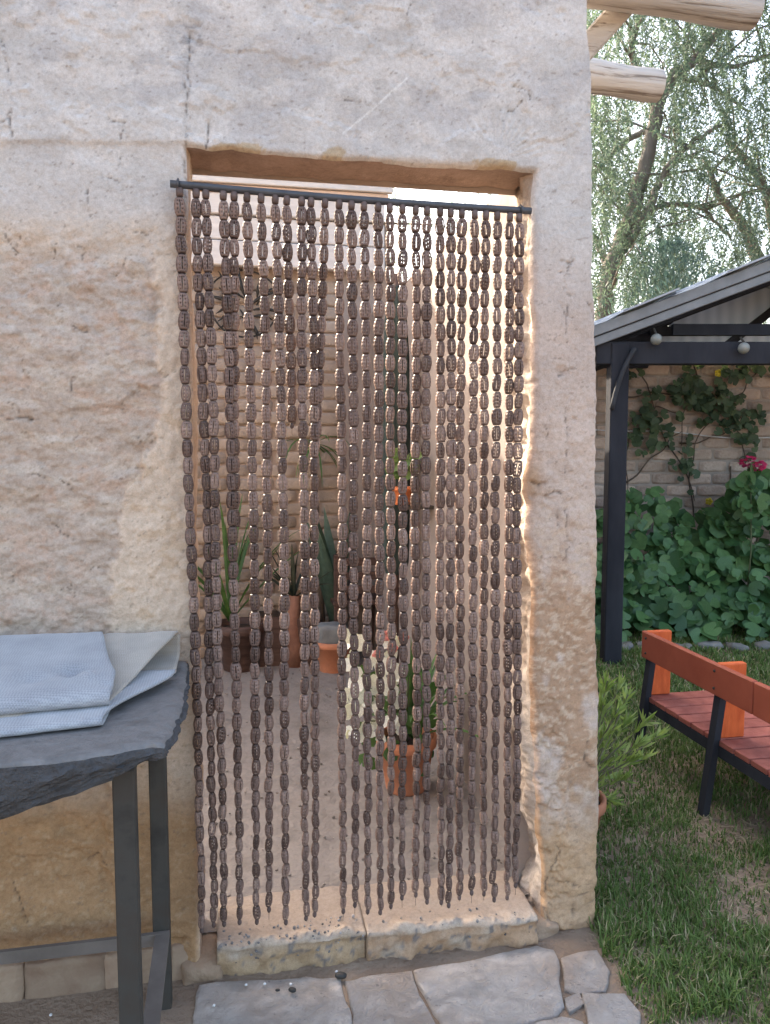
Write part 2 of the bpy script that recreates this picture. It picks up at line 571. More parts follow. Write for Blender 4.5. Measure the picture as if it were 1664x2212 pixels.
def wall_tone(x, z, px, py, h):
    G = np.array([0.545, 0.505, 0.472]); A = np.array([0.50, 0.415, 0.355]); C = np.array([0.68, 0.555, 0.445]); T = np.array([0.42, 0.28, 0.19])
    Pk = np.array([0.56, 0.46, 0.405]); Wh = np.array([0.69, 0.635, 0.59]); Or = np.array([0.46, 0.29, 0.17])

    def mix(a, b, m):
        return a + (b - a) * m[..., None]
    n1 = fbm(px / 130, py / 130, 5, 0.55, 51); n2 = fbm(px / 45, py / 28, 5, 0.6, 61); n3 = fbm(px / 16, py / 9, 4, 0.6, 71)
    col = np.tile(G, px.shape + (1,)) * (0.86 + 0.28 * fbm(px / 210, py / 120, 4, 0.5, 52))[..., None]
    col = mix(col, Wh, 0.5 * sstep(0.49, 0.56, fbm(px / 85, py / 55, 6, 0.6, 62)) * sstep(560, 250, py))
    col = mix(col, np.array([0.43, 0.405, 0.40]), 0.5 * sstep(0.50, 0.68, fbm(px / 110, py / 80, 5, 0.55, 81)) * sstep(420, 250, py))
    # below the lip the left side turns to bare earth
    low = sstep(330, 760, py + 200 * (n1 - 0.5)) * sstep(440, 380, px)
    col = mix(col, A * (0.85 + 0.3 * n2)[..., None], low)
    worn = worn_mask(px, py)
    col = mix(col, np.array([0.50, 0.35, 0.27]), 0.5 * worn * sstep(0.53, 0.66, n2))
    col = mix(col, np.array([0.62, 0.54, 0.46]), 0.45 * worn * sstep(0.52, 0.68, fbm(px / 60, py / 24, 4, 0.6, 91)))
    col = mix(col, np.array([0.36, 0.28, 0.225]), 0.5 * worn * sstep(0.62, 0.72, n3))
    # cream lime band beside the opening
    band = (1 - worn) * sstep(430, 560, py + 70 * (n1 - 0.5)) * sstep(440, 430, px)
    col = mix(col, C * (0.86 + 0.28 * n2)[..., None], 0.85 * band)
    col = mix(col, np.array([0.50, 0.36, 0.24]), 0.55 * band * sstep(0.56, 0.68, n2))
    # pillar
    pil = sstep(1100, 1140, px)
    col = mix(col, Pk * (0.86 + 0.28 * n1)[..., None], pil * sstep(430, 760, py + 120 * (n1 - 0.5)))
    col = mix(col, T * (0.9 + 0.3 * n2)[..., None], 0.95 * pil * sstep(0.36, 0.50, fbm(px / 70, py / 110, 4, 0.6, 33)) * sstep(1050, 1350, py))
    col = mix(col, C * 0.98, 0.55 * pil * sstep(0.55, 0.63, n3) * sstep(900, 1300, py) * sstep(1850, 1600, py))
    col = mix(col, np.array([0.54, 0.37, 0.235]) * (0.8 + 0.4 * n2)[..., None], 0.85 * pil * sstep(1680, 1850, py))
    col = mix(col, np.array([0.40, 0.30, 0.22]), pil * 0.7 * sstep(2004, 2020, py))
    o = np.exp(-((px - 1150) / 22) ** 2 - ((py - 1035) / 45) ** 2)
    col = mix(col, Or, 0.75 * o)
    # tan earth under the table, darkened to paint in the table's shade
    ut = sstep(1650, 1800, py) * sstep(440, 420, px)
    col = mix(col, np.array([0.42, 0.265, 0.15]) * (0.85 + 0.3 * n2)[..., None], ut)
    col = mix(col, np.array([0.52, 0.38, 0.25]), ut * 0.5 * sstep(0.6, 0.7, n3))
    # broken plaster along the lintel shows straw coloured earth
    for cx, cy, ax, ay in ((508, 322, 62, 15), (722, 334, 26, 20), (1062, 352, 40, 12), (1098, 356, 20, 12)):
        e = ((px - cx) / ax) ** 2 + ((py - cy) / ay) ** 2 + 1.6 * (n3 - 0.5)
        col = mix(col, np.array([0.47, 0.36, 0.235]), 0.85 * sstep(1.15, 0.75, e))
    # soot stain, scratch and brushed fan
    st = np.exp(-(np.hypot(px - 412, (py - 92) * 0.7) / 34) ** 2)
    col = mix(col, np.array([0.25, 0.24, 0.24]), np.clip(st * (0.2 + 0.9 * sstep(0.45, 0.7, n3)), 0, 0.7))
    col = mix(col, np.array([0.72, 0.69, 0.65]), 0.8 * sstep(3.2, 1.0, seg_dist(px, py, [(742, 287), (800, 240), (880, 168)])))
    dx, dy = px - 1075, py - 345
    rr = np.hypot(dx, dy); an = np.arctan2(dy, dx)
    fan = sstep(118, 85, rr + 30 * (n2 - 0.5)) * sstep(0.15, -0.25, an) * sstep(-2.7, -2.2, an)
    col = mix(col, np.array([0.66, 0.61, 0.57]), 0.65 * fan * (0.6 + 0.4 * np.sin(an * 38)))
    for cx, cy, rad in ((165, 165, 34), (345, 165, 26), (255, 160, 24), (985, 190, 30), (1040, 170, 22), (960, 140, 25)):
        e = np.hypot((px - cx) / 1.5, py - cy) / rad + 1.4 * (n2 - 0.5) + 1.0 * (n3 - 0.5)
        col = mix(col, np.array([0.63, 0.575, 0.53]), 0.6 * sstep(1.0, 0.75, e))
    for pts, w, dep in CRACKS:
        wob = 6 * (fbm(px / 9, py / 9, 3, 0.6, 9) - 0.5)
        col = mix(col, np.array([0.13, 0.10, 0.085]), 0.65 * sstep(w * 1.5, 0.2, seg_dist(px + wob, py + wob, pts)) * sstep(0.32, 0.5, fbm(px / 9, py / 16, 3, 0.6, 37)))
    spk = fbm(px / 11, py / 6, 3, 0.5, 15)
    col = mix(col, np.array([0.24, 0.19, 0.155]), 0.55 * sstep(0.76, 0.84, spk))
    k = sstep(380, 1000, py + 120 * (n1 - 0.5))               # the tone turns warmer and slightly darker downwards
    col = col * np.stack([1 - 0.02 * k, 1 - 0.075 * k, 1 - 0.135 * k], -1)
    return np.clip(col, 0.03, 0.8)


def seg(a, b, st):
    n = max(2, int(round((b - a) / st)))
    return np.linspace(a, b, n + 1)[:-1]


ST = 0.0046
gx = np.concatenate([seg(-3.2, -0.72, 0.16), seg(-0.72, XL0, ST), seg(XL0, XR0, ST), seg(XR0, XE0, ST), [XE0]])
gz = np.concatenate([seg(-0.08, ZL0, ST), seg(ZL0, 2.80, ST), seg(2.80, 3.25, 0.09), [3.25]])
iL = int(np.argmin(abs(gx - XL0))); iR = int(np.argmin(abs(gx - XR0))); jL = int(np.argmin(abs(gz - ZL0)))
X, Z = np.meshgrid(gx, gz, indexing='ij')


def edge_jit(t, s, a):
    return a * (fbm(t * 9, t * 0 + s, 4, 0.6, s) - 0.5) * 2


xl = np.interp(gz, _lz, _lx) + edge_jit(gz, 3.3, 0.004)
xr = np.interp(gz, _rz, _rx) + edge_jit(gz, 5.1, 0.009)
xe = np.interp(gz, _ez, _ex) + edge_jit(gz, 7.7, 0.007) + 0.003 * (fbm(gz * 40, gz * 0, 2) - 0.5)
zl = np.interp(gx, _zx, _zz) + edge_jit(gx, 8.2, 0.007)
Xw = X + (xl - XL0)[None] * np.clip(1 - np.abs(X - XL0) / 0.22, 0, 1) + (xr - XR0)[None] * np.clip(1 - np.abs(X - XR0) / 0.13, 0, 1) \
    + (xe - XE0)[None] * np.clip(1 - np.abs(X - XE0) / 0.05, 0, 1)
Zw = Z + (zl - ZL0)[:, None] * np.clip(1 - np.abs(Z - ZL0) / 0.12, 0, 1)
PX, PY = proj(Xw, np.zeros_like(Xw), Zw)
HH = wall_height(Xw, Zw, PX, PY)
dd = np.hypot(np.maximum(np.maximum(XL0 - X, 0), X - XR0), np.maximum(Z - ZL0, 0))
rad = np.where(X > 0.4, 0.022, 0.013) * (0.7 + 0.6 * fbm(Xw * 12, Zw * 12, 3))
q = np.clip(1 - dd / rad, 0, 1)
Yw = -HH + rad * (1 - np.sqrt(1 - q * q))
q2 = np.clip(1 - (XE0 - X) / 0.02, 0, 1)
Yw = Yw + 0.02 * (1 - np.sqrt(1 - q2 * q2))
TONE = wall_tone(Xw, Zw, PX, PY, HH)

wall = thing('adobe_wall', (0.4, 0.1, 0), 'weathered pale plastered earth wall with a doorway, in front of everything', 'wall')
nx, nz = len(gx), len(gz)
idx = np.arange(nx * nz).reshape(nx, nz)
ii, jj = np.meshgrid(np.arange(nx - 1), np.arange(nz - 1), indexing='ij')
keep = ~((ii >= iL) & (ii < iR) & (jj < jL))
ii, jj = ii[keep], jj[keep]
Fq = np.stack([idx[ii, jj], idx[ii + 1, jj], idx[ii + 1, jj + 1], idx[ii, jj + 1]], 1)
used = np.zeros(nx * nz, bool); used[Fq.ravel()] = True
remap = np.cumsum(used) - 1
Vw = np.stack([Xw, Yw, Zw], -1).reshape(-1, 3)
me = make_mesh('wall_face', Vw[used], remap[Fq], True)
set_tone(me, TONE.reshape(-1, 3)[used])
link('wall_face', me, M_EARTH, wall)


def reveal(name, line, tones, axis, sign, amp, back, steps=16, cfun=None, seed=0.0, droop=0.0):
    """from the rounded edge of the face back through the thickness of the wall"""
    line = np.asarray(line); n = len(line)
    V = []; C = []
    for k in range(steps + 1):
        t = k / steps
        P = line.copy()
        P[:, 1] = line[:, 1] * (1 - t) + back * t
        along = line[:, 2] if axis == 0 else line[:, 0]
        nn = fbm(along * 11, np.full(n, t * 2.2), 5, 0.6, seed) - 0.5 + 1.0 * (fbm(along * 4.5, np.full(n, t * 0.6), 3, 0.5, seed + 4) - 0.5)
        P[:, axis] += sign * amp * nn * min(1, t * 4)
        if droop: P[:, axis] -= droop * (0.5 + fbm(along * 4, along * 0, 3, 0.5, seed)) * sstep(0.3, 1.0, np.array(t))
        V.append(P)
        C.append(cfun(along, t) if cfun else tones)
    V = np.concatenate(V); C = np.concatenate(C)
    k, j = np.meshgrid(np.arange(steps), np.arange(n - 1), indexing='ij')
    F = np.stack([k * n + j, k * n + j + 1, (k + 1) * n + j + 1, (k + 1) * n + j], -1).reshape(-1, 4)
    if sign > 0: F = F[:, ::-1]
    m_ = make_mesh(name, V, F, True)
    set_tone(m_, np.clip(C, 0.03, 0.85))
    return link(name, m_, M_EARTH, wall)


def col_fn(a, b, seed, sc=6):
    a = np.array(a); b = np.array(b)
    return lambda s, t: a + (b - a) * sstep(0.35, 0.65, fbm(s * sc, s * 0 + t * 1.5, 4, 0.6, seed))[:, None]


lineL = np.stack([Xw[iL, :jL + 1], Yw[iL, :jL + 1], Zw[iL, :jL + 1]], 1)
lineR = np.stack([Xw[iR, :jL + 1], Yw[iR, :jL + 1], Zw[iR, :jL + 1]], 1)
lineT = np.stack([Xw[iL:iR + 1, jL], Yw[iL:iR + 1, jL], Zw[iL:iR + 1, jL]], 1)
lineE = np.stack([Xw[-1], Yw[-1], Zw[-1]], 1)
reveal('jamb', lineL, None, 0, 1, 0.018, WT, cfun=col_fn((0.50, 0.40, 0.31), (0.42, 0.31, 0.235), 3), seed=2)
reveal('jamb', lineR, None, 0, -1, 0.085, WT, cfun=col_fn((0.52, 0.45, 0.39), (0.42, 0.34, 0.28), 5), seed=6)
reveal('lintel', lineT, None, 2, -1, 0.012, WT - 0.004, cfun=col_fn((0.37, 0.275, 0.225), (0.30, 0.22, 0.175), 7, 9), seed=9, droop=0.0)
reveal('end_face', lineE, None, 0, 1, 0.012, WT, steps=8, cfun=col_fn((0.52, 0.45, 0.39), (0.46, 0.36, 0.28), 11), seed=12)
mb = MB()          # rear and top of the wall
for a, b, c, d_ in ((-3.2, XL0 - 0.01, -0.08, 3.25), (XR0 + 0.01, XE0 - 0.002, -0.08, 3.25), (XL0 - 0.01, XR0 + 0.01, ZL0 - 0.01, 3.25)):
    mb.add([(a, WT, c), (b, WT, c), (b, WT, d_), (a, WT, d_)], [(0, 3, 2, 1)])
mb.add([(-3.2, 0.0, 3.25), (XE0, 0.0, 3.25), (XE0, WT, 3.25), (-3.2, WT, 3.25)], [(0, 1, 2, 3)])
M_BACKPL = matte('rear_plaster', (0.36, 0.30, 0.265), (0.44, 0.38, 0.34), 5, 0.92, 40, 0.5, 0.006)
mb.build('rear_face', M_BACKPL, wall)

# footing blocks showing at the foot of the wall under the table
M_FOOT = matte('footing_brick', (0.29, 0.185, 0.125), (0.40, 0.29, 0.20), 12, 0.95, 50, 0.7, 0.008, vary=0.25)


def rough_block(name, c, size, mat, parent, jit=0.006, seed=0, sub=4, rz=0.0, p=10):
    """a hewn block: rounded box with an uneven skin"""
    rs = random.Random(seed)
    bm = bmesh.new()
    bmesh.ops.create_cube(bm, size=1)
    bmesh.ops.subdivide_edges(bm, edges=bm.edges[:], cuts=sub, use_grid_fill=True)
    s = np.array(size)
    V = np.array([v.co for v in bm.verts]) * 2
    nrm = (np.abs(V) ** p).sum(1) ** (1 / p)
    V = V / nrm[:, None] * 0.5 * s
    ph = [rs.uniform(0, 50) for _ in range(3)]
    N = np.stack([fbm(V[:, 0] * 14 + ph[k] + V[:, 2] * 5, V[:, 1] * 14 + V[:, 2] * 11 + k * 7, 4, 0.6, seed) - 0.5 for k in range(3)], 1)
    V = V + N * jit * 2
    cz, sz = math.cos(rz), math.sin(rz)
    V = V @ np.array([[cz, sz, 0], [-sz, cz, 0], [0, 0, 1]])
    V += np.asarray(c, float)
    F = [[v.index for v in f.verts] for f in bm.faces]
    bm.free()
    return link(name, make_mesh(name, V, F, True), mat, parent)


fx = -0.98
k = 0
while fx < -0.14:
    w = random.uniform(0.17, 0.24)
    w = min(w, -0.125 - fx)
    if w > 0.05:
        rough_block('footing_brick', (fx + w / 2, 0.040 + random.uniform(-0.004, 0.004), 0.028), (w + 0.004, 0.07, 0.11), M_FOOT, wall, 0.007, 100 + k, 8, 0.0, 20)
    fx += w; k += 1

# ================================================================== ground
def soil_mat():
    """trodden earth near the house, darker dry earth farther out"""
    m, nt, b = new_mat('dirt')
    v = coords(nt)
    col = ramp(nt, noise(nt, v, 5, 6, 0.6), [(0.25, (0.21, 0.145, 0.10)), (0.5, (0.29, 0.21, 0.15)), (0.75, (0.38, 0.285, 0.205))])
    far = ramp(nt, noise(nt, v, 1.4, 6, 0.65), [(0.3, (0.13, 0.09, 0.055)), (0.55, (0.20, 0.14, 0.092)), (0.75, (0.26, 0.19, 0.125))])
    ln = nt.nodes.new('ShaderNodeVectorMath'); ln.operation = 'DISTANCE'; ln.inputs[1].default_value = (0.3, 0.2, 0.0)
    nt.links.new(v, ln.inputs[0])
    ad = nt.nodes.new('ShaderNodeMath'); ad.operation = 'MULTIPLY_ADD'; ad.inputs[1].default_value = 1.6
    nt.links.new(noise(nt, v, 1.1, 4), ad.inputs[0]); nt.links.new(ln.outputs['Value'], ad.inputs[2])
    mr = nt.nodes.new('ShaderNodeMapRange'); mr.inputs['From Min'].default_value = 3.0; mr.inputs['From Max'].default_value = 4.2
    nt.links.new(ad.outputs[0], mr.inputs['Value'])
    nt.links.new(mixc(nt, col, far, mr.outputs[0]), b.inputs['Base Color'])
    b.inputs['Roughness'].default_value = 0.95; b.inputs['Specular IOR Level'].default_value = 0.2
    nt.links.new(bump(nt, noise(nt, v, 60, 5, 0.6), 1.0, 0.015), b.inputs['Normal'])
    return m


M_SOIL = soil_mat()
M_YARD = matte('yard_earth', (0.15, 0.128, 0.11), (0.25, 0.22, 0.197), 4.5, 0.95, 22, 0.8, 0.02, c2=(0.20, 0.173, 0.152))
ex = np.concatenate([-np.geomspace(150, 4, 14), np.linspace(-3.8, 6, 90), np.geomspace(6.5, 150, 14)])
ey = np.concatenate([-np.geomspace(150, 4, 14), np.linspace(-3.8, 8, 100), np.geomspace(8.5, 150, 14)])
GX, GY = np.meshgrid(ex, ey, indexing='ij')


def ground_z(x, y):
    near = sstep(12, 6, np.hypot(np.asarray(x) - 1, np.asarray(y) - 1))
    return -0.011 + near * (0.02 * (fbm(np.asarray(x) * 1.3, np.asarray(y) * 1.3, 3, 0.5, 3) - 0.5) + 0.012 * (fbm(np.asarray(x) * 7, np.asarray(y) * 7, 3, 0.5, 5) - 0.5))


GZ = ground_z(GX, GY)
n0, n1_ = GX.shape
gi = np.arange(n0 * n1_).reshape(n0, n1_)
GF = np.stack([gi[:-1, :-1], gi[1:, :-1], gi[1:, 1:], gi[:-1, 1:]], -1).reshape(-1, 4)
g = link('ground', make_mesh('ground', np.stack([GX, GY, GZ], -1).reshape(-1, 3), GF, True), M_SOIL)
props(g, 'bare brown earth under the paving and the lawn', kind='structure')

yx, yy = np.meshgrid(np.linspace(-3.1, 0.94, 120), np.linspace(0.10, 3.1, 90), indexing='ij')
yz = 0.055 + 0.012 * (fbm(yx * 2, yy * 2, 4, 0.5, 8) - 0.5) + 0.006 * (fbm(yx * 12, yy * 12, 3, 0.5, 9) - 0.5)
for pts in ([(-0.1, 0.55), (0.25, 0.62), (0.55, 0.58)], [(0.1, 0.32), (0.5, 0.36), (0.85, 0.30)], [(-0.2, 1.1), (0.2, 1.0), (0.6, 1.12)], [(0.3, 0.2), (0.36, 0.6)]):
    yz = yz - 0.012 * sstep(0.02, 0.0, seg_dist(yx + 0.05 * fbm(yx * 8, yy * 8, 2), yy + 0.05 * fbm(yx * 9, yy * 9, 2), pts))
a0, a1 = yx.shape
gi = np.arange(a0 * a1).reshape(a0, a1)
YF = np.stack([gi[:-1, :-1], gi[1:, :-1], gi[1:, 1:], gi[:-1, 1:]], -1).reshape(-1, 4)
g = link('courtyard_floor', make_mesh('courtyard_floor', np.stack([yx, yy, yz], -1).reshape(-1, 3), YF, True), M_YARD)
props(g, 'grey brown trodden floor of the courtyard behind the curtain', kind='structure')
_rg = np.random.default_rng(8); _n = 420
_m = MB().ball((0, 0, 0), 1.0, 6, 4, (1, 0.8, 0.5)); 
_V, _F = scatter_mesh(np.concatenate(_m.v), np.array(_m.f), np.stack([_rg.uniform(-1.2, 0.88, _n), 0.2 + 2.7 * _rg.uniform(0, 1, _n) ** 1.4, np.full(_n, 0.058)], 1), frames(np.stack([_rg.normal(0, 1, _n), _rg.normal(0, 1, _n), np.zeros(_n)], 1)), _rg.uniform(0.002, 0.009, _n))
g = link('gravel', make_mesh('gravel', _V, _F, True), matte('loose_gravel', (0.12, 0.10, 0.085), (0.36, 0.31, 0.27), 5, 0.95, vary=0.5))
props(g, 'loose gravel and crumbs on the courtyard floor', 'gravel', kind='stuff')

# flagstones
def flag_mat():
    m, nt, b = new_mat('flagstone')
    v = coords(nt)
    col = ramp(nt, noise(nt, v, 6, 7, 0.65, 0.8), [(0.25, (0.36, 0.31, 0.27)), (0.5, (0.52, 0.46, 0.41)), (0.75, (0.66, 0.595, 0.54))])
    col = mixc(nt, col, (0.42, 0.32, 0.25), ramp(nt, noise(nt, v, 3.2, 5, 0.6), [(0.5, (0, 0, 0)), (0.68, (0.7,) * 3)]))
    col = mixc(nt, col, (0.15, 0.14, 0.14), ramp(nt, noise(nt, v, 55, 3, 0.6), [(0.64, (0, 0, 0)), (0.74, (0.6,) * 3)]))
    k = ramp(nt, rand_fac(nt), [(0, (0.88,) * 3), (1, (1.1,) * 3)])
    nt.links.new(mixc(nt, col, k, 1.0, 'MULTIPLY'), b.inputs['Base Color'])
    b.inputs['Roughness'].default_value = 0.85; b.inputs['Specular IOR Level'].default_value = 0.25
    n1 = bump(nt, noise(nt, v, 22, 8, 0.72, 1.2), 1.0, 0.03)
    nt.links.new(bump(nt, noise(nt, v, 120, 4, 0.6), 0.5, 0.003, n1), b.inputs['Normal'])
    return m


M_FLAG = flag_mat()
pave = bpy.data.objects.new('pavement', None)
COL.objects.link(pave)
props(pave, 'irregular grey flagstone paving before the doorstep', kind='structure')


def flagstone(pts, seed, h=0.03, top=0.0):
    rs = random.Random(seed)
    P = [np.array(p[:2]) for p in pts]
    out = []
    for a, b in zip(P, P[1:] + P[:1]):
        n = max(2, int(np.linalg.norm(b - a) / 0.02))
        for i in range(n):
            out.append(a + (b - a) * i / n)
    out = np.array(out); c = out.mean(0)
    d = out - c; L = np.linalg.norm(d, axis=1)
    jit = np.array([fbm(np.array([p[0] * 14 + seed]), np.array([p[1] * 14]), 3)[0] - 0.5 for p in out]) * 0.022
    out = c + d * ((L + 0.003 + jit) / L)[:, None]
    n = len(out); V = []; F = []
    rings = [(1.0, -h), (1.0, top - 0.006), (0.985, top - 0.001)] + [(q, top) for q in (0.95, 0.9, 0.84, 0.77, 0.7, 0.62, 0.54, 0.45, 0.36, 0.26, 0.14)]
    for s, z in rings:
        for p in out:
            xy = c + (p - c) * s
            zz = z + (0.016 * (fbm(np.array([xy[0] * 9 + seed]), np.array([xy[1] * 9]), 5, 0.6)[0] - 0.5) if z > -h else 0)
            V.append((xy[0], xy[1], zz))
    m = len(rings)
    for i in range(m - 1):
        for k in range(n):
            F.append((i * n + k, i * n + (k + 1) % n, (i + 1) * n + (k + 1) % n, (i + 1) * n + k))
    V.append((c[0], c[1], top)); ci = len(V) - 1
    for k in range(n):
        F.append(((m - 1) * n + k, (m - 1) * n + (k + 1) % n, ci))
    return link('flagstone', make_mesh('flagstone', V, F, True), M_FLAG, pave)


STONES = [[(432, 2128), (560, 2116), (660, 2110), (735, 2112), (745, 2150), (765, 2240), (775, 2300), (410, 2300), (420, 2210)],
          [(745, 2120), (800, 2108), (888, 2100), (905, 2150), (938, 2210), (965, 2300), (790, 2300), (765, 2200)],
          [(898, 2098), (1040, 2072), (1160, 2044), (1198, 2052), (1207, 2090), (1212, 2134), (1218, 2172), (1205, 2196), (1120, 2214), (960, 2226), (925, 2160)],
          [(1213, 2070), (1250, 2060), (1288, 2058), (1318, 2097), (1305, 2140), (1252, 2145), (1222, 2134)],
          [(1221, 2158), (1250, 2147), (1262, 2168), (1230, 2190)],
          [(1260, 2150), (1350, 2148), (1379, 2188), (1376, 2240), (1275, 2245)],
          [(970, 2232), (1120, 2220), (1215, 2202), (1262, 2210), (1280, 2300), (990, 2310)]]
for k, s in enumerate(STONES):
    flagstone([wz(a, b, 0.0) for a, b in s][::-1], 20 + k, top=0.001 * k)
rs = random.Random(5)
for r_ in range(4):                      # the paving goes on towards the viewer
    x0 = -1.6
    while x0 < 0.75:
        w = rs.uniform(0.38, 0.6)
        y1 = -0.62 - r_ * 0.42; y0 = y1 - 0.40
        if r_ == 0: y1 -= 0.0
        flagstone([(x0 + rs.uniform(0, .03), y0 + rs.uniform(0, .04)), (x0 + w - rs.uniform(.01, .04), y0 + rs.uniform(0, .04)),
                   (x0 + w - rs.uniform(.01, .05), y1 - rs.uniform(0, .04)), (x0 + rs.uniform(0, .04), y1 - rs.uniform(0, .04))], 60 + r_ * 10 + int(x0 * 7), top=0.0)
        x0 += w

# ================================================================== doorstep
M_STEP = matte('step_earth', (0.25, 0.165, 0.105), (0.36, 0.25, 0.17), 9, 0.93, 45, 0.9, 0.010, c2=(0.30, 0.20, 0.135))
step = thing('doorstep', (0.38, -0.05, 0), 'low pebbly doorstep of two pieces under the bead curtain', 'doorstep')


def step_piece(x0, x1, yf0, yf1, zt0, zt1, yb, seed, grit_col):
    nx_, ny_ = int((x1 - x0) / 0.007), 30
    V = []; C = []
    for i in range(nx_ + 1):
        t = i / nx_; x = x0 + (x1 - x0) * t
        yf = yf0 + (yf1 - yf0) * t + 0.045 * (fbm(np.array([x * 8]), np.array([seed * 1.0]), 5, 0.62)[0] - 0.5)
        zt = zt0 + (zt1 - zt0) * t
        pr = []
        for z in np.linspace(-0.05, zt - 0.02, 12): pr.append((yf + 0.012 * (1 - z / zt), z))
        for a in np.linspace(0.1, 1.5, 5): pr.append((yf + 0.018 - 0.018 * math.cos(a), zt - 0.02 + 0.02 * math.sin(a)))
        for y in np.linspace(yf + 0.03, yb, 22): pr.append((y, zt - 0.002))
        for kk, (y, z) in enumerate(pr):
            V.append((x, y, z))
    m = len(pr); V = np.array(V)
    e = fbm(V[:, 0] * 18 + V[:, 1] * 9, V[:, 2] * 22 + V[:, 1] * 14, 4, 0.6, seed) - 0.5
    top = sstep(0.6 * zt0, 0.95 * zt0, V[:, 2])
    grit = sstep(0.70, 0.78, fbm(V[:, 0] * 62, V[:, 1] * 62 + V[:, 2] * 62, 2, 0.4, seed + 2))
    front = sstep(0.05, 0.0, V[:, 1] - (yf0 + yf1) / 2)
    V[:, 1] -= (1 - top) * e * 0.045
    V[:, 2] += top * (e * (0.014 + 0.03 * front) + 0.005 * grit * front)
    C = np.array([0.46, 0.37, 0.29]) * (0.85 + 0.35 * fbm(V[:, 0] * 8, V[:, 1] * 8 + V[:, 2] * 8, 4, 0.6, 3))[:, None]
    lowm = (1 - top)
    C = C + (np.array(grit_col) - C) * (0.9 * lowm * sstep(0.25, 0.5, fbm(V[:, 0] * 7, V[:, 2] * 12, 4, 0.6, seed)))[:, None]
    C = C + (np.array([0.17, 0.16, 0.16]) - C) * (0.8 * grit * front)[:, None]
    C = C + (np.array([0.33, 0.265, 0.215]) - C) * (0.85 * (1 - front) * top)[:, None]
    ia = np.arange((nx_ + 1) * m).reshape(nx_ + 1, m)
    F = np.stack([ia[:-1, :-1], ia[1:, :-1], ia[1:, 1:], ia[:-1, 1:]], -1).reshape(-1, 4)
    F = [tuple(f) for f in F] + [tuple(ia[0, ::-1])[::-1], tuple(ia[-1])[::-1]]
    mm = make_mesh('step_piece', V, F, True)
    set_tone(mm, np.clip(C, 0.03, 0.8))
    return link('step_piece', mm, M_EARTH, step)


def step_grit(x0, x1, yf0, yf1, zt, n, seed):
    rg = np.random.default_rng(seed)
    t = rg.uniform(0.02, 0.98, n); x = x0 + (x1 - x0) * t; yf = yf0 + (yf1 - yf0) * t
    onTop = rg.uniform(0, 1, n) < 0.55
    y = np.where(onTop, yf + rg.uniform(0.0, 0.07, n), yf + rg.uniform(-0.002, 0.012, n))
    z = np.where(onTop, zt - 0.002 + rg.uniform(-0.004, 0.004, n), rg.uniform(0.03, zt - 0.005, n))
    m_ = MB().ball((0, 0, 0), 1.0, 6, 4, (1, 0.8, 0.6))
    bv = np.concatenate(m_.v); bf = np.array(m_.f)
    V, F = scatter_mesh(bv, bf, np.stack([x, y, z], 1), frames(rg.normal(0, 1, (n, 3))), rg.uniform(0.002, 0.0065, n))
    o = link('grit', make_mesh('grit', V, F, True), matte('grit_' + str(seed), (0.10, 0.095, 0.095), (0.34, 0.31, 0.29), 6, 0.8, vary=0.6), step)
    props(o, kind='stuff')


sa = wz(470, 2112); sb = wz(792, 2070); sc_ = wz(1163, 2036)
step_piece(sa[0], sb[0] - 0.0015, sa[1], sb[1], 0.092, 0.086, 0.21, 3, (0.45, 0.31, 0.185))
step_piece(sb[0] + 0.0015, sc_[0], sb[1] + 0.003, sc_[1], 0.084, 0.080, 0.21, 8, (0.46, 0.29, 0.175))
step_grit(sa[0], sb[0], sa[1], sb[1], 0.090, 110, 1)
step_grit(sb[0], sc_[0], sb[1], sc_[1], 0.082, 36, 2)
for k, (c, s) in enumerate((((sa[0] - 0.040, 0.075, 0.005), (0.12, 0.20, 0.075)), ((sc_[0] + 0.03, 0.07, 0.0), (0.10, 0.18, 0.07)))):
    rough_block('packing_stone', c, s, M_STEP, step, 0.014, 200 + k, 9, 0.0, 6)

# ================================================================== bead curtain
def bead_material():
    m, nt, b = new_mat('carved_bead')
    rf = rand_fac(nt)
    col = ramp(nt, rf, [(0.0, (0.11, 0.066, 0.051)), (0.5, (0.195, 0.124, 0.099)), (1.0, (0.30, 0.198, 0.156))])
    v = coords(nt)
    n = noise(nt, v, 120, 3)
    col = mixc(nt, col, ramp(nt, n, [(0.3, (0.75,) * 3), (0.7, (1.2,) * 3)]), 1.0, 'MULTIPLY')
    at = nt.nodes.new('ShaderNodeAttribute'); at.attribute_name = 'darkening'
    col = mixc(nt, col, (0.030, 0.020, 0.017), at.outputs['Fac'])
    nt.links.new(col, b.inputs['Base Color'])
    nt.links.new(ramp(nt, rf, [(0, (0.36,) * 3), (0.6, (0.6,) * 3), (1, (0.45,) * 3)]), b.inputs['Roughness'])
    b.inputs['Specular IOR Level'].default_value = 0.28
    nt.links.new(bump(nt, noise(nt, v, 260, 2), 0.3, 0.001), b.inputs['Normal'])
    return m


M_BEAD = bead_material()
M_CORD = matte('cord', (0.16, 0.11, 0.08), (0.24, 0.17, 0.12), 60, 0.8, 200, 0.2, 0.001)
M_ROD = matte('rod_paint', (0.035, 0.036, 0.042), (0.075, 0.078, 0.088), 20, 0.45, 90, 0.2, 0.002, spec=0.5)
M_TAB = matte('rod_tab', (0.10, 0.065, 0.055), (0.16, 0.11, 0.095), 30, 0.55, 90, 0.2, 0.001, vary=0.2)


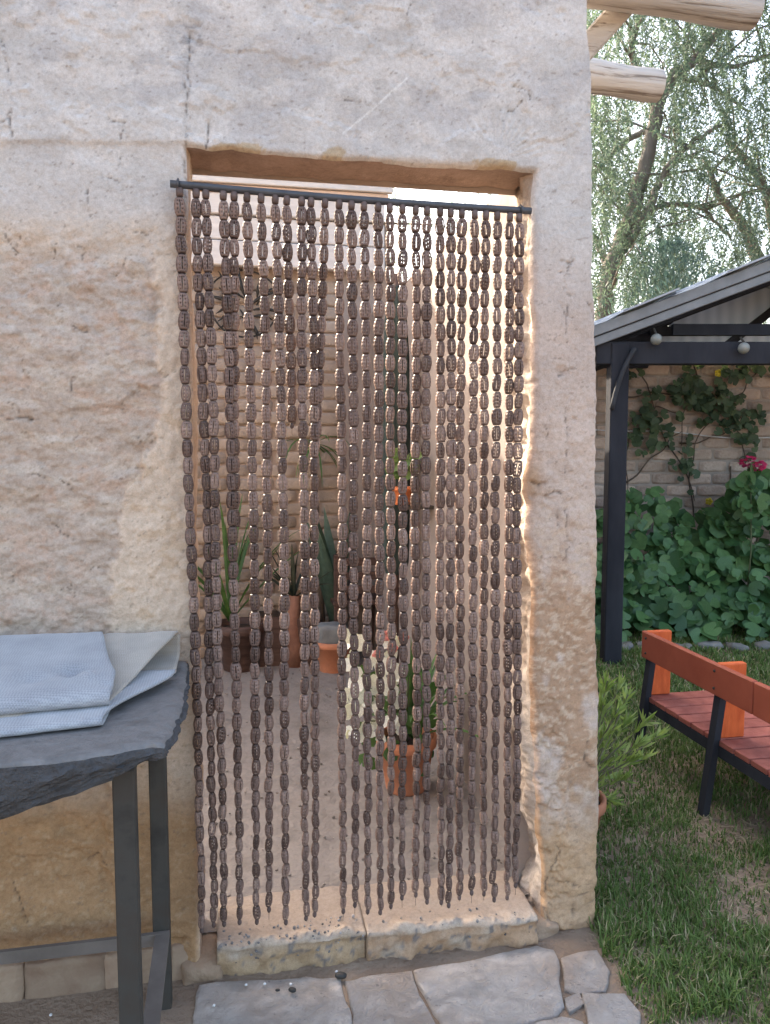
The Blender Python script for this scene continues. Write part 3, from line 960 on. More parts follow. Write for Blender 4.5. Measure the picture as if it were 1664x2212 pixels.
def bead_geometry(R0=0.0136, L=0.0442):
    zz = [0, .05, .13, .22, .34, .43, .57, .66, .78, .87, .95, 1.0]
    rr = [.60, .72, .83, .91, .97, 1.0, 1.0, .97, .91, .83, .72, .60]
    ang = []; kind = []
    for s_ in range(4):
        b0 = s_ * 90 - 8
        for a_, k_ in ((0, 'slot'), (16, 's'), (27, 'dot'), (40, 's'), (53, 's'), (66, 'dot'), (79, 's')):
            ang.append(b0 + a_); kind.append(k_)
    n = len(ang)
    bm = bmesh.new()
    vs = [[bm.verts.new((R0 * r_ * math.cos(R(a_)), R0 * r_ * math.sin(R(a_)), (0.5 - z_) * L)) for a_ in ang] for z_, r_ in zip(zz, rr)]
    for i in range(len(zz) - 1):
        for k_ in range(n):
            kd = kind[k_]
            if kd == 'slot' and 2 <= i <= 8: continue
            if kd == 'dot' and i in (2, 4, 6, 8): continue
            bm.faces.new((vs[i][k_], vs[i + 1][k_], vs[i + 1][(k_ + 1) % n], vs[i][(k_ + 1) % n]))
    bmesh.ops.recalc_face_normals(bm, faces=bm.faces[:])
    bmesh.ops.solidify(bm, geom=bm.faces[:], thickness=0.0014)
    bmesh.ops.triangulate(bm, faces=bm.faces[:])
    V = np.array([v.co for v in bm.verts]); F = np.array([[v.index for v in f.verts] for f in bm.faces])
    bm.free()
    return V, F


BV, BF = bead_geometry()
curtain = thing('bead_curtain', (0.34, -0.03, 0.1), 'brown carved bead curtain hanging from a dark rod across the doorway', 'curtain')
RODY = -0.032
ra = wy(368, 397, RODY); rb = wy(1147, 456, RODY)
mb = MB()
rp = [ra + (rb - ra) * t + np.array([0, 0, -0.004 * math.sin(t * math.pi)]) for t in np.linspace(0, 1, 24)]
mb.tube(rp, 0.0092, 12)
mb.build('rod', M_ROD, curtain, True)
for nx_ in (385, 1125):
    p = wy(nx_, 400 + (nx_ - 368) * 0.0757 - 4, RODY)
    MB().tube([p + [0, 0.045, 0.012], p + [0, 0.0, 0.012], p + [0, -0.012, 0.004], p + [0, -0.012, -0.010]], 0.003, 6).build('hook', M_ROD, curtain, True)

C2 = lambda c: (400 + c / 1.664) * 0.8667
YT = lambda y: (400 + y / 1.664) * 0.8667
YM = lambda y: (1000 + y / 1.664) * 0.8667
YB = lambda y: (1650 + y / 1.664) * 0.8667
# top, quarter, middle, lower, bottom (picture columns), end row
ST_ = [(80, 100, 125, 150, 172, YB(1120)), (147, 172, 195, 208, 220, YB(1105)), (190, 212, 228, 244, 265, YB(1100)), (262, 282, 300, 314, 330, YB(1070)),
       (306, 304, 312, 318, 320, YM(560)), (358, 371, 388, 392, 400, YB(1075)), (418, 437, 446, 449, 452, YB(1070)), (475, 497, 512, 514, 520, YB(1070)),
       (525, 541, 547, 548, 548, YM(140)), (583, 589, 597, 598, 602, YB(1055)), (627, 634, 640, 640, 642, YB(1050)), (683, 662, 632, 630, 630, YM(330)),
       (740, 747, 755, 754, 757, YB(1060)), (795, 798, 803, 806, 808, YB(1045)), (845, 853, 857, 859, 860, YB(1050)), (902, 906, 909, 911, 912, YB(1040)),
       (950, 953, 957, 958, 957, YB(1030)), (1003, 1004, 1007, 1006, 1003, YB(1020)), (1060, 1060, 1060, 1061, 1062, YB(1010)), (1105, 1103, 1102, 1103, 1107, YB(1000)),
       (1162, 1161, 1160, 1160, 1165, YB(1015)), (1206, 1205, 1205, 1202, 1197, YB(1003)), (1250, 1244, 1243, 1243, 1242, YB(995)), (1303, 1300, 1297, 1294, 1292, YB(1000)),
       (1350, 1344, 1340, 1341, 1340, YB(988)), (1398, 1394, 1392, 1388, 1387, YB(990)), (1450, 1447, 1445, 1440, 1437, YB(972)), (1490, 1486, 1480, 1479, 1475, YB(965))]
beads = []          # (strand index, place, axis, spin, size)
strands = []
rs = random.Random(3)
for si, (c0, c1, c2, c3, c4, yend) in enumerate(ST_):
    ytop = 396 + (C2(c0) - 368) * 0.0757 + 6
    rows = [YT(200), 760, 1130, 1500, 1900]
    off = (rs.random() - 0.5) * 0.016 + (0.016 if si in (4, 11, 8) else 0)
    if si == 0: off = -0.008
    ph = rs.uniform(0, 6); wa = rs.uniform(0.5, 1.6)

    def place(py, s=None):
        cx = np.interp(py, rows, [C2(c0), C2(c1), C2(c2), C2(c3), C2(c4)]) + wa * math.sin(py / 130 + ph)
        return wy(cx, py, RODY + off * sstep(480, 700, np.array(py)) + 0.0)
    ptop = place(ytop + 20); zend = place(yend)[2]
    rows_z = np.linspace(ytop - 4, yend, 60)
    path = np.array([place(t) for t in rows_z])
    so_ = MB()
    so_.tube(path[:, :], 0.0006, 4)
    # tab that hangs on the rod
    a_ = place(ytop + 3); b_ = place(ytop + 21)
    tab_pts = [a_, a_ * 0.5 + b_ * 0.5, b_]
    so_.tube(tab_pts, [0.0088, 0.0094, 0.0082], 10)
    s_ob = so_.build('strand', M_TAB, curtain, True)
    strands.append(s_ob)
    z = b_[2] - 0.003
    zs = path[::-1, 2]; xs_ = path[::-1, 0]; ys_ = path[::-1, 1]
    spin0 = rs.uniform(-3, 3)
    while True:
        szz = 1.0 - 0.13 * float(sstep(1.0, 0.2, np.array(z))) + rs.uniform(-0.05, 0.05)
        Lb = 0.0458 * szz
        zc = z - Lb / 2
        if zc - Lb / 2 < zend: break
        p = np.array([np.interp(zc, zs, xs_), np.interp(zc, zs, ys_), zc])
        q_ = np.array([np.interp(zc + 0.02, zs, xs_), np.interp(zc + 0.02, zs, ys_), zc + 0.02])
        ax = q_ - p + np.array([rs.uniform(-1, 1), rs.uniform(-1, 1), 0]) * (0.0016 + 0.0010 * float(sstep(1.1, 0.4, np.array(zc))))
        p = p + np.array([rs.gauss(0, 1), rs.gauss(0, 1), 0]) * (0.0005 + 0.0006 * float(sstep(1.1, 0.4, np.array(zc))))
        ax = ax / np.linalg.norm(ax)
        spin = spin0 + rs.gauss(0, 3 if zc > 1.25 else (6 if zc > 0.8 else 15)) + (rs.uniform(15, 50) if rs.random() < 0.12 else 0) - 90 + math.degrees(math.atan2(p[0], CAM_D)) * -1.0
        thin = (1.0 - 0.13 * float(sstep(1.0, 0.25, np.array(zc)))) * rs.uniform(0.90, 1.10) * 0.98
        beads.append((si, p, ax, R(spin), szz, thin))
        z -= Lb
    # knot under the last bead
    e_ = np.array([np.interp(z - 0.008, zs, xs_), np.interp(z - 0.008, zs, ys_), z - 0.008])
    kb = MB(); kb.ball(e_, 0.006, 8, 6, (1, 1, 1.5)); kb.build('end_knot', M_TAB, s_ob, True)


def bead_matrix(ax, spin, s, thin):
    z_ = ax; x_ = np.cross([0, 1, 0], z_); x_ /= np.linalg.norm(x_); y_ = np.cross(z_, x_)
    c, q_ = math.cos(spin), math.sin(spin)
    return np.stack([(x_ * c + y_ * q_) * s * thin, (y_ * c - x_ * q_) * s * thin, z_ * s], 1)


def darkening_attr(me_, n_):
    v_ = np.clip((np.abs(BV[:, 2]) / 0.0221 - 0.80) / 0.2, 0, 1) * 0.7  # both ends of a bead are darker than its middle
    a_ = me_.attributes.new('darkening', 'FLOAT', 'POINT'); a_.data.foreach_set('value', np.tile(v_, n_).astype(np.float32))


BEAD_ME = make_mesh('bead', BV, BF, False)
darkening_attr(BEAD_ME, 1)
BEAD_ME.materials.append(M_BEAD)
beads.sort(key=lambda b_: np.linalg.norm(b_[1] - CP))
for (si, p, ax, spin, s_, th) in beads[:298]:
    o = bpy.data.objects.new('bead', BEAD_ME)
    Mt = Matrix(bead_matrix(ax, spin, s_, th).tolist()).to_4x4()
    Mt.translation = Vector(p.tolist())
    COL.objects.link(o)
    o.parent = strands[si]
    o.matrix_parent_inverse = Matrix.Identity(4)
    o.matrix_basis = Matrix.Translation(-Vector(curtain.location)) @ Matrix.Translation(Vector(curtain.location)) @ Mt
rest = beads[298:]
V_, F_ = scatter_mesh(BV, BF, np.array([b_[1] for b_ in rest]), np.array([bead_matrix(*b_[2:]) for b_ in rest]))
o = link('beads', make_mesh('beads', V_, F_), M_BEAD, curtain)
darkening_attr(o.data, len(rest))
props(o, kind='stuff')

# ================================================================== stone table
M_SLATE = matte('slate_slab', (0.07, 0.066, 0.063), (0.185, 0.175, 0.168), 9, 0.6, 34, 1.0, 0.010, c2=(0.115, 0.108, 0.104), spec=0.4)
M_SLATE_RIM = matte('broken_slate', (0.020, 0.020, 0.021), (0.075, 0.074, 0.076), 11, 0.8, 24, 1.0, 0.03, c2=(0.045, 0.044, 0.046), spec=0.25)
M_IRON = matte('old_iron', (0.024, 0.021, 0.018), (0.056, 0.050, 0.042), 10, 0.7, 60, 0.4, 0.002, c2=(0.055, 0.040, 0.03), spec=0.25)
M_IRON2 = matte('worn_flat_bar', (0.12, 0.098, 0.082), (0.20, 0.165, 0.14), 8, 0.75, 60, 0.3, 0.002, spec=0.25)
table = thing('stone_table', (-0.5, -0.35, 0), 'dark rough slate slab table on iron legs left of the doorway', 'table')
ZT = 0.893


def top_pt(px, py):
    return wz(px, py, ZT)


edge = [np.array([top_pt(*p)[0], top_pt(*p)[1]]) for p in ((406, 1420), (404, 1450), (396, 1500), (392, 1530), (380, 1548), (376, 1575), (362, 1590), (357, 1608),
                                                        (330, 1606), (290, 1612), (240, 1622), (180, 1632), (120, 1640), (60, 1646), (0, 1650))]
edge[0][1] = -0.022
edge[1][1] = min(edge[1][1], -0.08)
lx = edge[-1][0]
edge += [np.array([lx - 0.25, edge[-1][1] - 0.01]), np.array([lx - 0.6, edge[-1][1] + 0.0]), np.array([lx - 0.62, -0.022])]
pe = []
for a, b in zip(edge, edge[1:] + edge[:1]):
    n = max(1, int(np.linalg.norm(b - a) / 0.012))
    for i in range(n): pe.append(a + (b - a) * i / n)
pe = np.array(pe)
jx = (fbm(pe[:, 0] * 40, pe[:, 1] * 40, 4, 0.65, 4) - 0.5) * 0.012
cen = np.array([-0.75, -0.28])
dirs = pe - cen; dirs /= np.linalg.norm(dirs, axis=1)[:, None]
wallside = pe[:, 1] > -0.03
pe = pe + dirs * (jx * (~wallside))[:, None]
# thickness of the broken rim: thick at the left, thin at the right front corner
ppx, ppy = proj(pe[:, 0], pe[:, 1], np.full(len(pe), ZT))
thick = np.interp(ppx, [-400, 0, 130, 240, 345, 360, 410], [0.135, 0.125, 0.098, 0.068, 0.028, 0.034, 0.05])
thick = thick * (1 + 0.25 * (fbm(pe[:, 0] * 8, pe[:, 1] * 8, 3, 0.6, 14) - 0.5))
N = len(pe); V = []; F = []
prof = [(t, np.interp(t, [0, .25, .5, .75, .9, 1], [0, .006, -.004, -.02, -.035, -.06])) for t in np.linspace(0, 1, 15)]
rings = []
for s in (0.25, 0.5, 0.72, 0.86, 0.94, 0.975):
    rings.append((cen + (pe - cen) * s, np.full(N, ZT)))
rings.append((cen + (pe - cen) * 0.992, np.full(N, ZT - 0.003)))
for t, o_ in prof[0:]:
    w_ = (fbm(pe[:, 0] * 16 + t * 2, pe[:, 1] * 16 + t * 4, 5, 0.65, 6) - 0.5) * 0.045 * (0.25 + t)
    w_ = np.round(w_ / 0.006) * 0.004 + w_ * 0.35          # cleaved facets
    rings.append((pe + dirs * (o_ + w_ * (~wallside))[:, None], ZT - 0.008 - thick * t))
rings.append((cen + (pe - cen) * 0.6, ZT - 0.008 - thick * 0 - 0.075 + 0 * thick))
for xy, z in rings:
    zn = np.where(z > ZT - 0.002, 0.006 * (fbm(xy[:, 0] * 6, xy[:, 1] * 6, 4, 0.55, 2) - 0.5), 0)
    V.append(np.column_stack([xy, z + zn]))
V = np.concatenate(V); m = len(rings)
for i in range(m - 1):
    for k_ in range(N):
        F.append((i * N + k_, (i + 1) * N + k_, (i + 1) * N + (k_ + 1) % N, i * N + (k_ + 1) % N))
V = np.vstack([V, [[cen[0], cen[1], ZT]], [[cen[0], cen[1], ZT - 0.083]]])
for k_ in range(N):
    F.append((k_, (k_ + 1) % N, len(V) - 2)); F.append(((m - 1) * N + (k_ + 1) % N, (m - 1) * N + k_, len(V) - 1))
V[:, 1] = np.minimum(V[:, 1], -0.018)
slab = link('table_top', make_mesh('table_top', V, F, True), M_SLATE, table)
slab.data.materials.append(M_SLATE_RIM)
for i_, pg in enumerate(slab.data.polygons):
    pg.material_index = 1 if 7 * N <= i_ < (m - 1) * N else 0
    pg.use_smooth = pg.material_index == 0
bmv = bmesh.new(); bmv.from_mesh(slab.data); bmesh.ops.recalc_face_normals(bmv, faces=bmv.faces[:]); bmv.to_mesh(slab.data); bmv.free()
fl = wd(270, 1700, 1.52); bl = wz(354, 2160, 0.0)
lf = [(fl[0], fl[1], 0.042), (bl[0], bl[1], 0.042), (fl[0] - 1.05, fl[1], 0.042), (bl[0] - 1.05, bl[1], 0.042)]
for (x_, y_, w_) in lf:
    zt_ = 0.832
    MB().box((x_, y_, zt_ / 2 - 0.012), (w_, w_, zt_ + 0.012), None, 0.003).build('leg', M_IRON, table)
MB().bar((bl[0] + 0.02, bl[1] - 0.03, 0.190), (bl[0] - 1.07, bl[1] - 0.03, 0.190), 0.012, 0.032).build('stretcher', M_IRON2, table)
MB().bar((bl[0] + 0.004, bl[1] - 0.022, 0.200), (fl[0] + 0.026, fl[1] + 0.022, 0.200), 0.036, 0.010).build('stretcher', M_IRON2, table)
MB().bar((bl[0], bl[1] - 0.022, 0.815), (fl[0], fl[1] + 0.022, 0.815), 0.03, 0.03).build('apron', M_IRON, table)

# ------------------------------------------------------------------ cloths on the table
def weave_mat(name, c0, c1, scale, tint=None):
    m, nt, b = new_mat(name)
    v = coords(nt)
    mp = nt.nodes.new('ShaderNodeMapping'); mp.inputs['Rotation'].default_value = (0, 0, R(45)); nt.links.new(v, mp.inputs[0])
    ck = nt.nodes.new('ShaderNodeTexChecker'); ck.inputs['Scale'].default_value = scale
    ck.inputs['Color1'].default_value = (*c0, 1); ck.inputs['Color2'].default_value = (*c1, 1)
    nt.links.new(mp.outputs[0], ck.inputs['Vector'])
    n = noise(nt, v, 9, 5, 0.6)
    col = mixc(nt, ck.outputs[0], ramp(nt, n, [(0.3, (0.78, 0.78, 0.80)), (0.7, (1.1, 1.1, 1.1))]), 1.0, 'MULTIPLY')
    if tint: col = mixc(nt, col, tint, ramp(nt, noise(nt, v, 5, 4), [(0.42, (0, 0, 0)), (0.62, (0.75,) * 3)]))
    nt.links.new(col, b.inputs['Base Color'])
    b.inputs['Roughness'].default_value = 0.9
    b.inputs['Sheen Weight'].default_value = 0.25
    w = nt.nodes.new('ShaderNodeTexWave'); w.inputs['Scale'].default_value = scale * 0.5; nt.links.new(mp.outputs[0], w.inputs['Vector'])
    nt.links.new(bump(nt, ck.outputs['Fac'], 0.35, 0.0015), b.inputs['Normal'])
    return m


M_BLUE = weave_mat('blue_grey_weave', (0.29, 0.295, 0.305), (0.39, 0.395, 0.405), 240)
M_TAN = weave_mat('tan_canvas', (0.38, 0.33, 0.27), (0.46, 0.405, 0.34), 260, (0.30, 0.235, 0.175))


def sheet(name, prof, x0, x1, mat, parent, thick=0.004, right=None, amp=0.004, seed=0, cut=None, nx_=90, dent=None):
    """a folded cloth: profile (y, z) swept along x; right(t) gives where each profile point ends on the right"""
    prof = np.array(prof, float)
    L = np.concatenate([[0], np.cumsum(np.linalg.norm(np.diff(prof, axis=0), axis=1))])
    ns = max(30, int(L[-1] / 0.012))
    s = np.linspace(0, L[-1], ns)
    # smooth the profile
    py_ = np.interp(s, L, prof[:, 0]); pz_ = np.interp(s, L, prof[:, 1])
    ker = np.array([1, 2, 3, 2, 1]) / 9.0
    for _ in range(2):
        py_[2:-2] = np.convolve(py_, ker, 'valid'); pz_[2:-2] = np.convolve(pz_, ker, 'valid')
    U = np.linspace(0, 1, nx_)
    V = np.zeros((ns, nx_, 3))
    for i in range(ns):
        xr_ = x1 if right is None else right(s[i] / L[-1])
        V[i, :, 0] = x0 + (xr_ - x0) * U
        V[i, :, 1] = py_[i]; V[i, :, 2] = pz_[i]
    V[..., 1] += -0.13 * (V[:, -1:, 0] - V[..., 0]) * np.clip(-V[..., 1] / 0.45, 0, 1.2)      # the stack lies a little askew
    nz_ = (fbm(V[..., 0] * 7, V[..., 1] * 7 + s[:, None] * 2, 4, 0.5, seed) - 0.5)
    V[..., 2] += amp * 2 * nz_
    V[..., 1] += amp * 1.2 * (fbm(V[..., 0] * 5, s[:, None] * 3 + V[..., 0] * 0, 3, 0.5, seed + 3) - 0.5)
    if dent is not None:
        for dx_, dy_, rr_, dz_ in dent:
            V[..., 2] += dz_ * np.exp(-((V[..., 0] - dx_) ** 2 + (V[..., 1] - dy_) ** 2) / rr_ ** 2)
    ia = np.arange(ns * nx_).reshape(ns, nx_)
    F = np.stack([ia[:-1, :-1], ia[1:, :-1], ia[1:, 1:], ia[:-1, 1:]], -1).reshape(-1, 4)
    o = link(name, make_mesh(name, V.reshape(-1, 3), F, True), mat, parent)
    sol = o.modifiers.new('thickness', 'SOLIDIFY'); sol.thickness = thick; sol.offset = 0
    return o


xk = wy(219, 1362, -0.035)[0]
xb = wz(226, 1505, 0.945)[0]
xt = wz(380, 1400, 0.955)[0]
xf = wz(217, 1545, 0.925)[0]
blue = thing('folded_cloth', (-0.62, -0.3, ZT), 'folded pale blue grey woven cloth on top of the slate table', 'cloth')
sheet('upper_fold', [(-0.050, 0.925), (-0.034, 0.955), (-0.036, 0.982), (-0.07, 0.986), (-0.16, 0.976), (-0.28, 0.963), (-0.39, 0.953), (-0.440, 0.946), (-0.458, 0.934),
                     (-0.452, 0.922), (-0.43, 0.918), (-0.30, 0.921)], -1.15, xb, M_BLUE, blue, 0.008, lambda t: np.interp(t, [0, 0.12, 0.55, 1.0], [xk, xk, xb + 0.004, xb]) + 0.004 * math.sin(t * 11), 0.008, 3,
      dent=[(xb - 0.055, -0.35, 0.020, 0.012), (xb - 0.085, -0.32, 0.028, -0.016), (xb - 0.16, -0.36, 0.03, -0.010), (xb - 0.01, -0.40, 0.02, -0.008)])
sheet('lower_fold', [(-0.20, 0.917), (-0.36, 0.914), (-0.46, 0.914), (-0.500, 0.913), (-0.520, 0.907), (-0.519, 0.900), (-0.505, 0.8975), (-0.46, 0.897), (-0.30, 0.897)], -1.15, xf + 0.03, M_BLUE, blue,
      0.006, lambda t: xf + 0.12 - 0.12 * float(sstep(0.0, 0.55, np.array(t))), 0.005, 9)
tan = thing('canvas_cloth', (-0.3, -0.2, ZT), 'brown stained tan canvas cloth beneath the blue grey cloth, nearest the doorway', 'cloth')
sheet('upper_layer', [(-0.040, 0.935), (-0.028, 0.962), (-0.034, 0.980), (-0.12, 0.966), (-0.22, 0.948), (-0.32, 0.931), (-0.40, 0.920), (-0.45, 0.912)], -0.9, xt, M_TAN, tan, 0.005,
      lambda t: xt - (xt - xb) * float(sstep(0.08, 1.0, np.array(t))) ** 0.9, 0.010, 15)
sheet('lower_layer', [(-0.034, 0.965), (-0.038, 0.93), (-0.05, 0.915), (-0.12, 0.912), (-0.165, 0.912), (-0.178, 0.905), (-0.170, 0.899), (-0.13, 0.897), (-0.06, 0.897)], -0.9, xt + 0.002, M_TAN, tan, 0.005,
      lambda t: xt + 0.004 - 0.006 * t, 0.004, 21)

# ================================================================== courtyard behind the curtain
M_ADOBE = matte('adobe_brick', (0.245, 0.19, 0.15), (0.345, 0.28, 0.23), 9, 0.95, 45, 0.9, 0.010, vary=0.16, c2=(0.295, 0.235, 0.19))
M_MUD = matte('mud_mortar', (0.26, 0.195, 0.155), (0.34, 0.265, 0.215), 6, 0.96, 40, 0.6, 0.008)
M_PINK = matte('pink_plaster', (0.225, 0.185, 0.165), (0.29, 0.245, 0.22), 3, 0.93, 30, 0.5, 0.006)
M_WHITEB = matte('whitewashed_board', (0.50, 0.46, 0.43), (0.60, 0.56, 0.53), 5, 0.8, 40, 0.3, 0.004, (1, 8, 8))
M_ROOFW = matte('pale_roof_sheet', (0.62, 0.62, 0.62), (0.76, 0.76, 0.75), 6, 0.55, 40, 0.2, 0.002)
M_TERRA = matte('terracotta', (0.40, 0.145, 0.075), (0.50, 0.20, 0.11), 9, 0.85, 60, 0.4, 0.003, c2=(0.36, 0.16, 0.10))
M_DARKWOOD = matte('dark_wood', (0.045, 0.025, 0.02), (0.10, 0.06, 0.05), 8, 0.6, 50, 0.3, 0.003, (1, 1, 6))
BY = 3.05
bld = thing('courtyard_building', (-0.8, 4.8, 0), 'adobe brick outbuilding with whitewashed fascia seen through the curtain', 'building')
MB().box((-1.0, BY + 0.040 + 1.9, 1.45), (4.06, 3.8, 2.94)).build('core_wall', M_MUD, bld)
bx_end = wy(742, 1000, BY)[0]
vars_ = []
for k in range(8):
    o = rough_block('brick', (0, 0, 0), (0.298, 0.10, 0.079), M_ADOBE, None, 0.007, 300 + k, 3)
    vars_.append(o)
half = [rough_block('brick', (0, 0, 0), (0.142, 0.10, 0.079), M_ADOBE, None, 0.007, 320 + k, 3) for k in range(3)]
rs = random.Random(9)
row = 0; z = 0.09; cnt = 0
while z < 2.55:
    x = bx_end - (0.15 if row % 2 else 0.0)
    if row % 2:
        src = half[rs.randrange(3)]; c = src.copy(); COL.objects.link(c); attach(c, bld)
        c.location = (bx_end - 0.075, BY + 0.075 + rs.uniform(-0.006, 0.006), z)
    while x > -1.05:
        src = vars_[rs.randrange(8)]; c = src.copy(); COL.objects.link(c); attach(c, bld)
        c.location = (x - 0.152, BY + 0.075 + rs.uniform(-0.008, 0.008), z + rs.uniform(-0.003, 0.003))
        c.rotation_euler = (rs.uniform(-0.02, 0.02), rs.uniform(-0.015, 0.015), rs.uniform(-0.02, 0.02))
        x -= 0.306; cnt += 1
    z += 0.086; row += 1
for o in vars_ + half: bpy.data.objects.remove(o, do_unlink=True)
# plastered corner beside the bricks
px0 = bx_end + 0.004; px1 = 0.955
xx, zz_ = np.meshgrid(np.linspace(px0, px1, 24), np.linspace(0.0, 2.66, 120), indexing='ij')
V = np.stack([xx, BY + 0.02 - 0.02 * (fbm(xx * 4, zz_ * 4, 4) - 0.5), zz_], -1)
gi = np.arange(xx.size).reshape(xx.shape)
link('plaster_panel', make_mesh('plaster_panel', V.reshape(-1, 3), np.stack([gi[:-1, :-1], gi[1:, :-1], gi[1:, 1:], gi[:-1, 1:]], -1).reshape(-1, 4), True), M_PINK, bld)
for k, (z0, z1, yo) in enumerate(((2.585, 2.74, 0.0), (2.745, 2.89, 0.012), (2.895, 3.025, -0.01))):
    MB().box((-0.95, BY - 0.05 + yo, (z0 + z1) / 2), (3.86, 0.06, z1 - z0 - 0.004), None, 0.006).build('fascia_board', M_WHITEB, bld)
M_TILE = matte('tan_batten', (0.50, 0.34, 0.24), (0.60, 0.43, 0.32), 8, 0.85, 40, 0.4, 0.004)
MB().box((-0.95, BY - 0.07, 3.048), (3.9, 0.08, 0.04), None, 0.004).build('eave_batten', M_TILE, bld)
MB().box((-0.95, BY - 0.11, 3.108), (3.95, 0.04, 0.072), None, 0.004).build('eave_board', M_WHITEB, bld)
ncor = 160
V = []; F = []
for i in range(ncor + 1):
    x = -2.95 + 4.0 * i / ncor
    zc = 0.014 * math.sin(i * math.pi / 2.0 + 0.4)
    V += [(x, BY - 0.16, 3.172 + zc), (x, BY + 4.0, 3.30 + zc), (x, BY - 0.16, 3.160 + zc), (x, BY + 4.0, 3.288 + zc)]
for i in range(ncor):
    a = i * 4; b = a + 4
    F += [(a, b, b + 1, a + 1), (a + 2, a + 3, b + 3, b + 2), (a, a + 2, b + 2, b)]
link('roof', make_mesh('roof', V, F), M_ROOFW, bld)

# side wall of the courtyard on the right
side = thing('side_wall', (0.98, 1.6, 0), 'pinkish plastered side wall of the courtyard right of the parasol', 'wall')
sy = np.linspace(WT + 0.002, BY + 0.02, 110); sz_ = np.linspace(-0.03, 2.34, 130)
SY, SZ = np.meshgrid(sy, sz_, indexing='ij')
SX = 0.925 + 0.03 * (fbm(SY * 1.6, SZ * 1.6, 4, 0.5, 4) - 0.5) + 0.010 * (fbm(SY * 9, SZ * 9, 4, 0.6, 6) - 0.5)
SZt = SZ + (SZ > 2.3) * 0.05 * (fbm(SY * 5, SY * 0, 3) - 0.5)
gi = np.arange(SX.size).reshape(SX.shape)
mb = MB()
V = np.stack([SX, SY, SZt], -1).reshape(-1, 3)
F = np.stack([gi[:-1, :-1], gi[:-1, 1:], gi[1:, 1:], gi[1:, :-1]], -1).reshape(-1, 4)
link('wall_face', make_mesh('wall_face', V, F, True), M_PINK, side)
tp = V.reshape(110, 130, 3)[:, -1]
V2 = np.concatenate([tp, tp * [0, 1, 1] + [1.01, 0, 0], tp * [0, 1, 0] + [1.01, 0, -0.03]])
F2 = np.array([(i, i + 110, i + 111, i + 1) for i in range(109)] + [(i + 110, i + 220, i + 221, i + 111) for i in range(109)])
link('wall_top', make_mesh('wall_top', V2, F2), M_BACKPL, side)

# closed parasol in the corner
M_PARA = matte('parasol_cloth', (0.022, 0.034, 0.032), (0.05, 0.07, 0.064), 7, 0.85, 40, 0.5, 0.006, (6, 6, 1))
pp = wy(856, 1100, 1.78)
para = thing('closed_parasol', (pp[0], pp[1], 0.05), 'tall closed dark green parasol standing in the courtyard corner', 'parasol')
mb = MB()
n = 24; V = []; F = []
pz = [(2.27, 0.008), (2.24, 0.020), (2.18, 0.036), (2.08, 0.050), (1.9, 0.060), (1.6, 0.066), (1.3, 0.068), (1.0, 0.066), (0.86, 0.058), (0.80, 0.046)]
for z, r_ in pz:
    for k in range(n):
        q_ = 2 * math.pi * k / n
        rr = r_ * (1 + 0.16 * math.cos(8 * q_ + 3 * z) + 0.05 * math.sin(3 * q_ + 5 * z))
        V.append((pp[0] + rr * math.cos(q_), pp[1] + rr * math.sin(q_), z))
for i in range(len(pz) - 1):
    for k in range(n): F.append((i * n + k, i * n + (k + 1) % n, (i + 1) * n + (k + 1) % n, (i + 1) * n + k))
mb.add(V, F).build('canopy', M_PARA, para, True)
MB().tube([(pp[0], pp[1], 0.06), (pp[0], pp[1], 2.31)], 0.016, 10).build('pole', M_DARKWOOD, para, True)
MB().lathe([(0.0, 0.07), (0.07, 0.07), (0.085, 0.05), (0.085, 0.0)], (pp[0], pp[1], 0.055), 20).build('base', M_IRON, para)

# iron ornament on the adobe wall
M_BLACK = matte('black_iron', (0.012, 0.011, 0.010), (0.03, 0.026, 0.022), 20, 0.5, 60, 0.2, 0.002)
oc = wy(528, 656, BY - 0.02)
orn = thing('iron_ornament', oc, 'round black wrought iron ornament of thorny leaves on the adobe wall', 'ornament')
mb = MB()
rp = [oc + np.array([0.225 * math.cos(t) * (1 + 0.05 * math.sin(3 * t)), 0, 0.21 * math.sin(t)]) for t in np.linspace(0, 2 * math.pi, 40)]
mb.tube(rp, 0.006, 6, False)
mb.build('ring', M_BLACK, orn, True)
rs = random.Random(21)
for k in range(16):
    t = k / 16 * 2 * math.pi + rs.uniform(-0.15, 0.15)
    r0 = rs.uniform(0.03, 0.10); r1 = rs.uniform(0.18, 0.25); t2 = t + rs.uniform(0.35, 0.9)
    a = oc + np.array([r0 * math.cos(t), 0, r0 * math.sin(t)]); b = oc + np.array([r1 * math.cos(t2), 0, r1 * math.sin(t2)])
    mid = (a + b) / 2 + np.array([-(b - a)[2], 0, (b - a)[0]]) * 0.18
    pts = [a * (1 - s) ** 2 + 2 * mid * s * (1 - s) + b * s * s + np.array([0, -0.01 * math.sin(s * 3), 0]) for s in np.linspace(0, 1, 8)]
    mb = MB(); mb.tube(pts, [0.003, 0.007, 0.011, 0.013, 0.012, 0.009, 0.006, 0.002], 6)
    mb.build('iron_leaf', M_BLACK, orn, True)

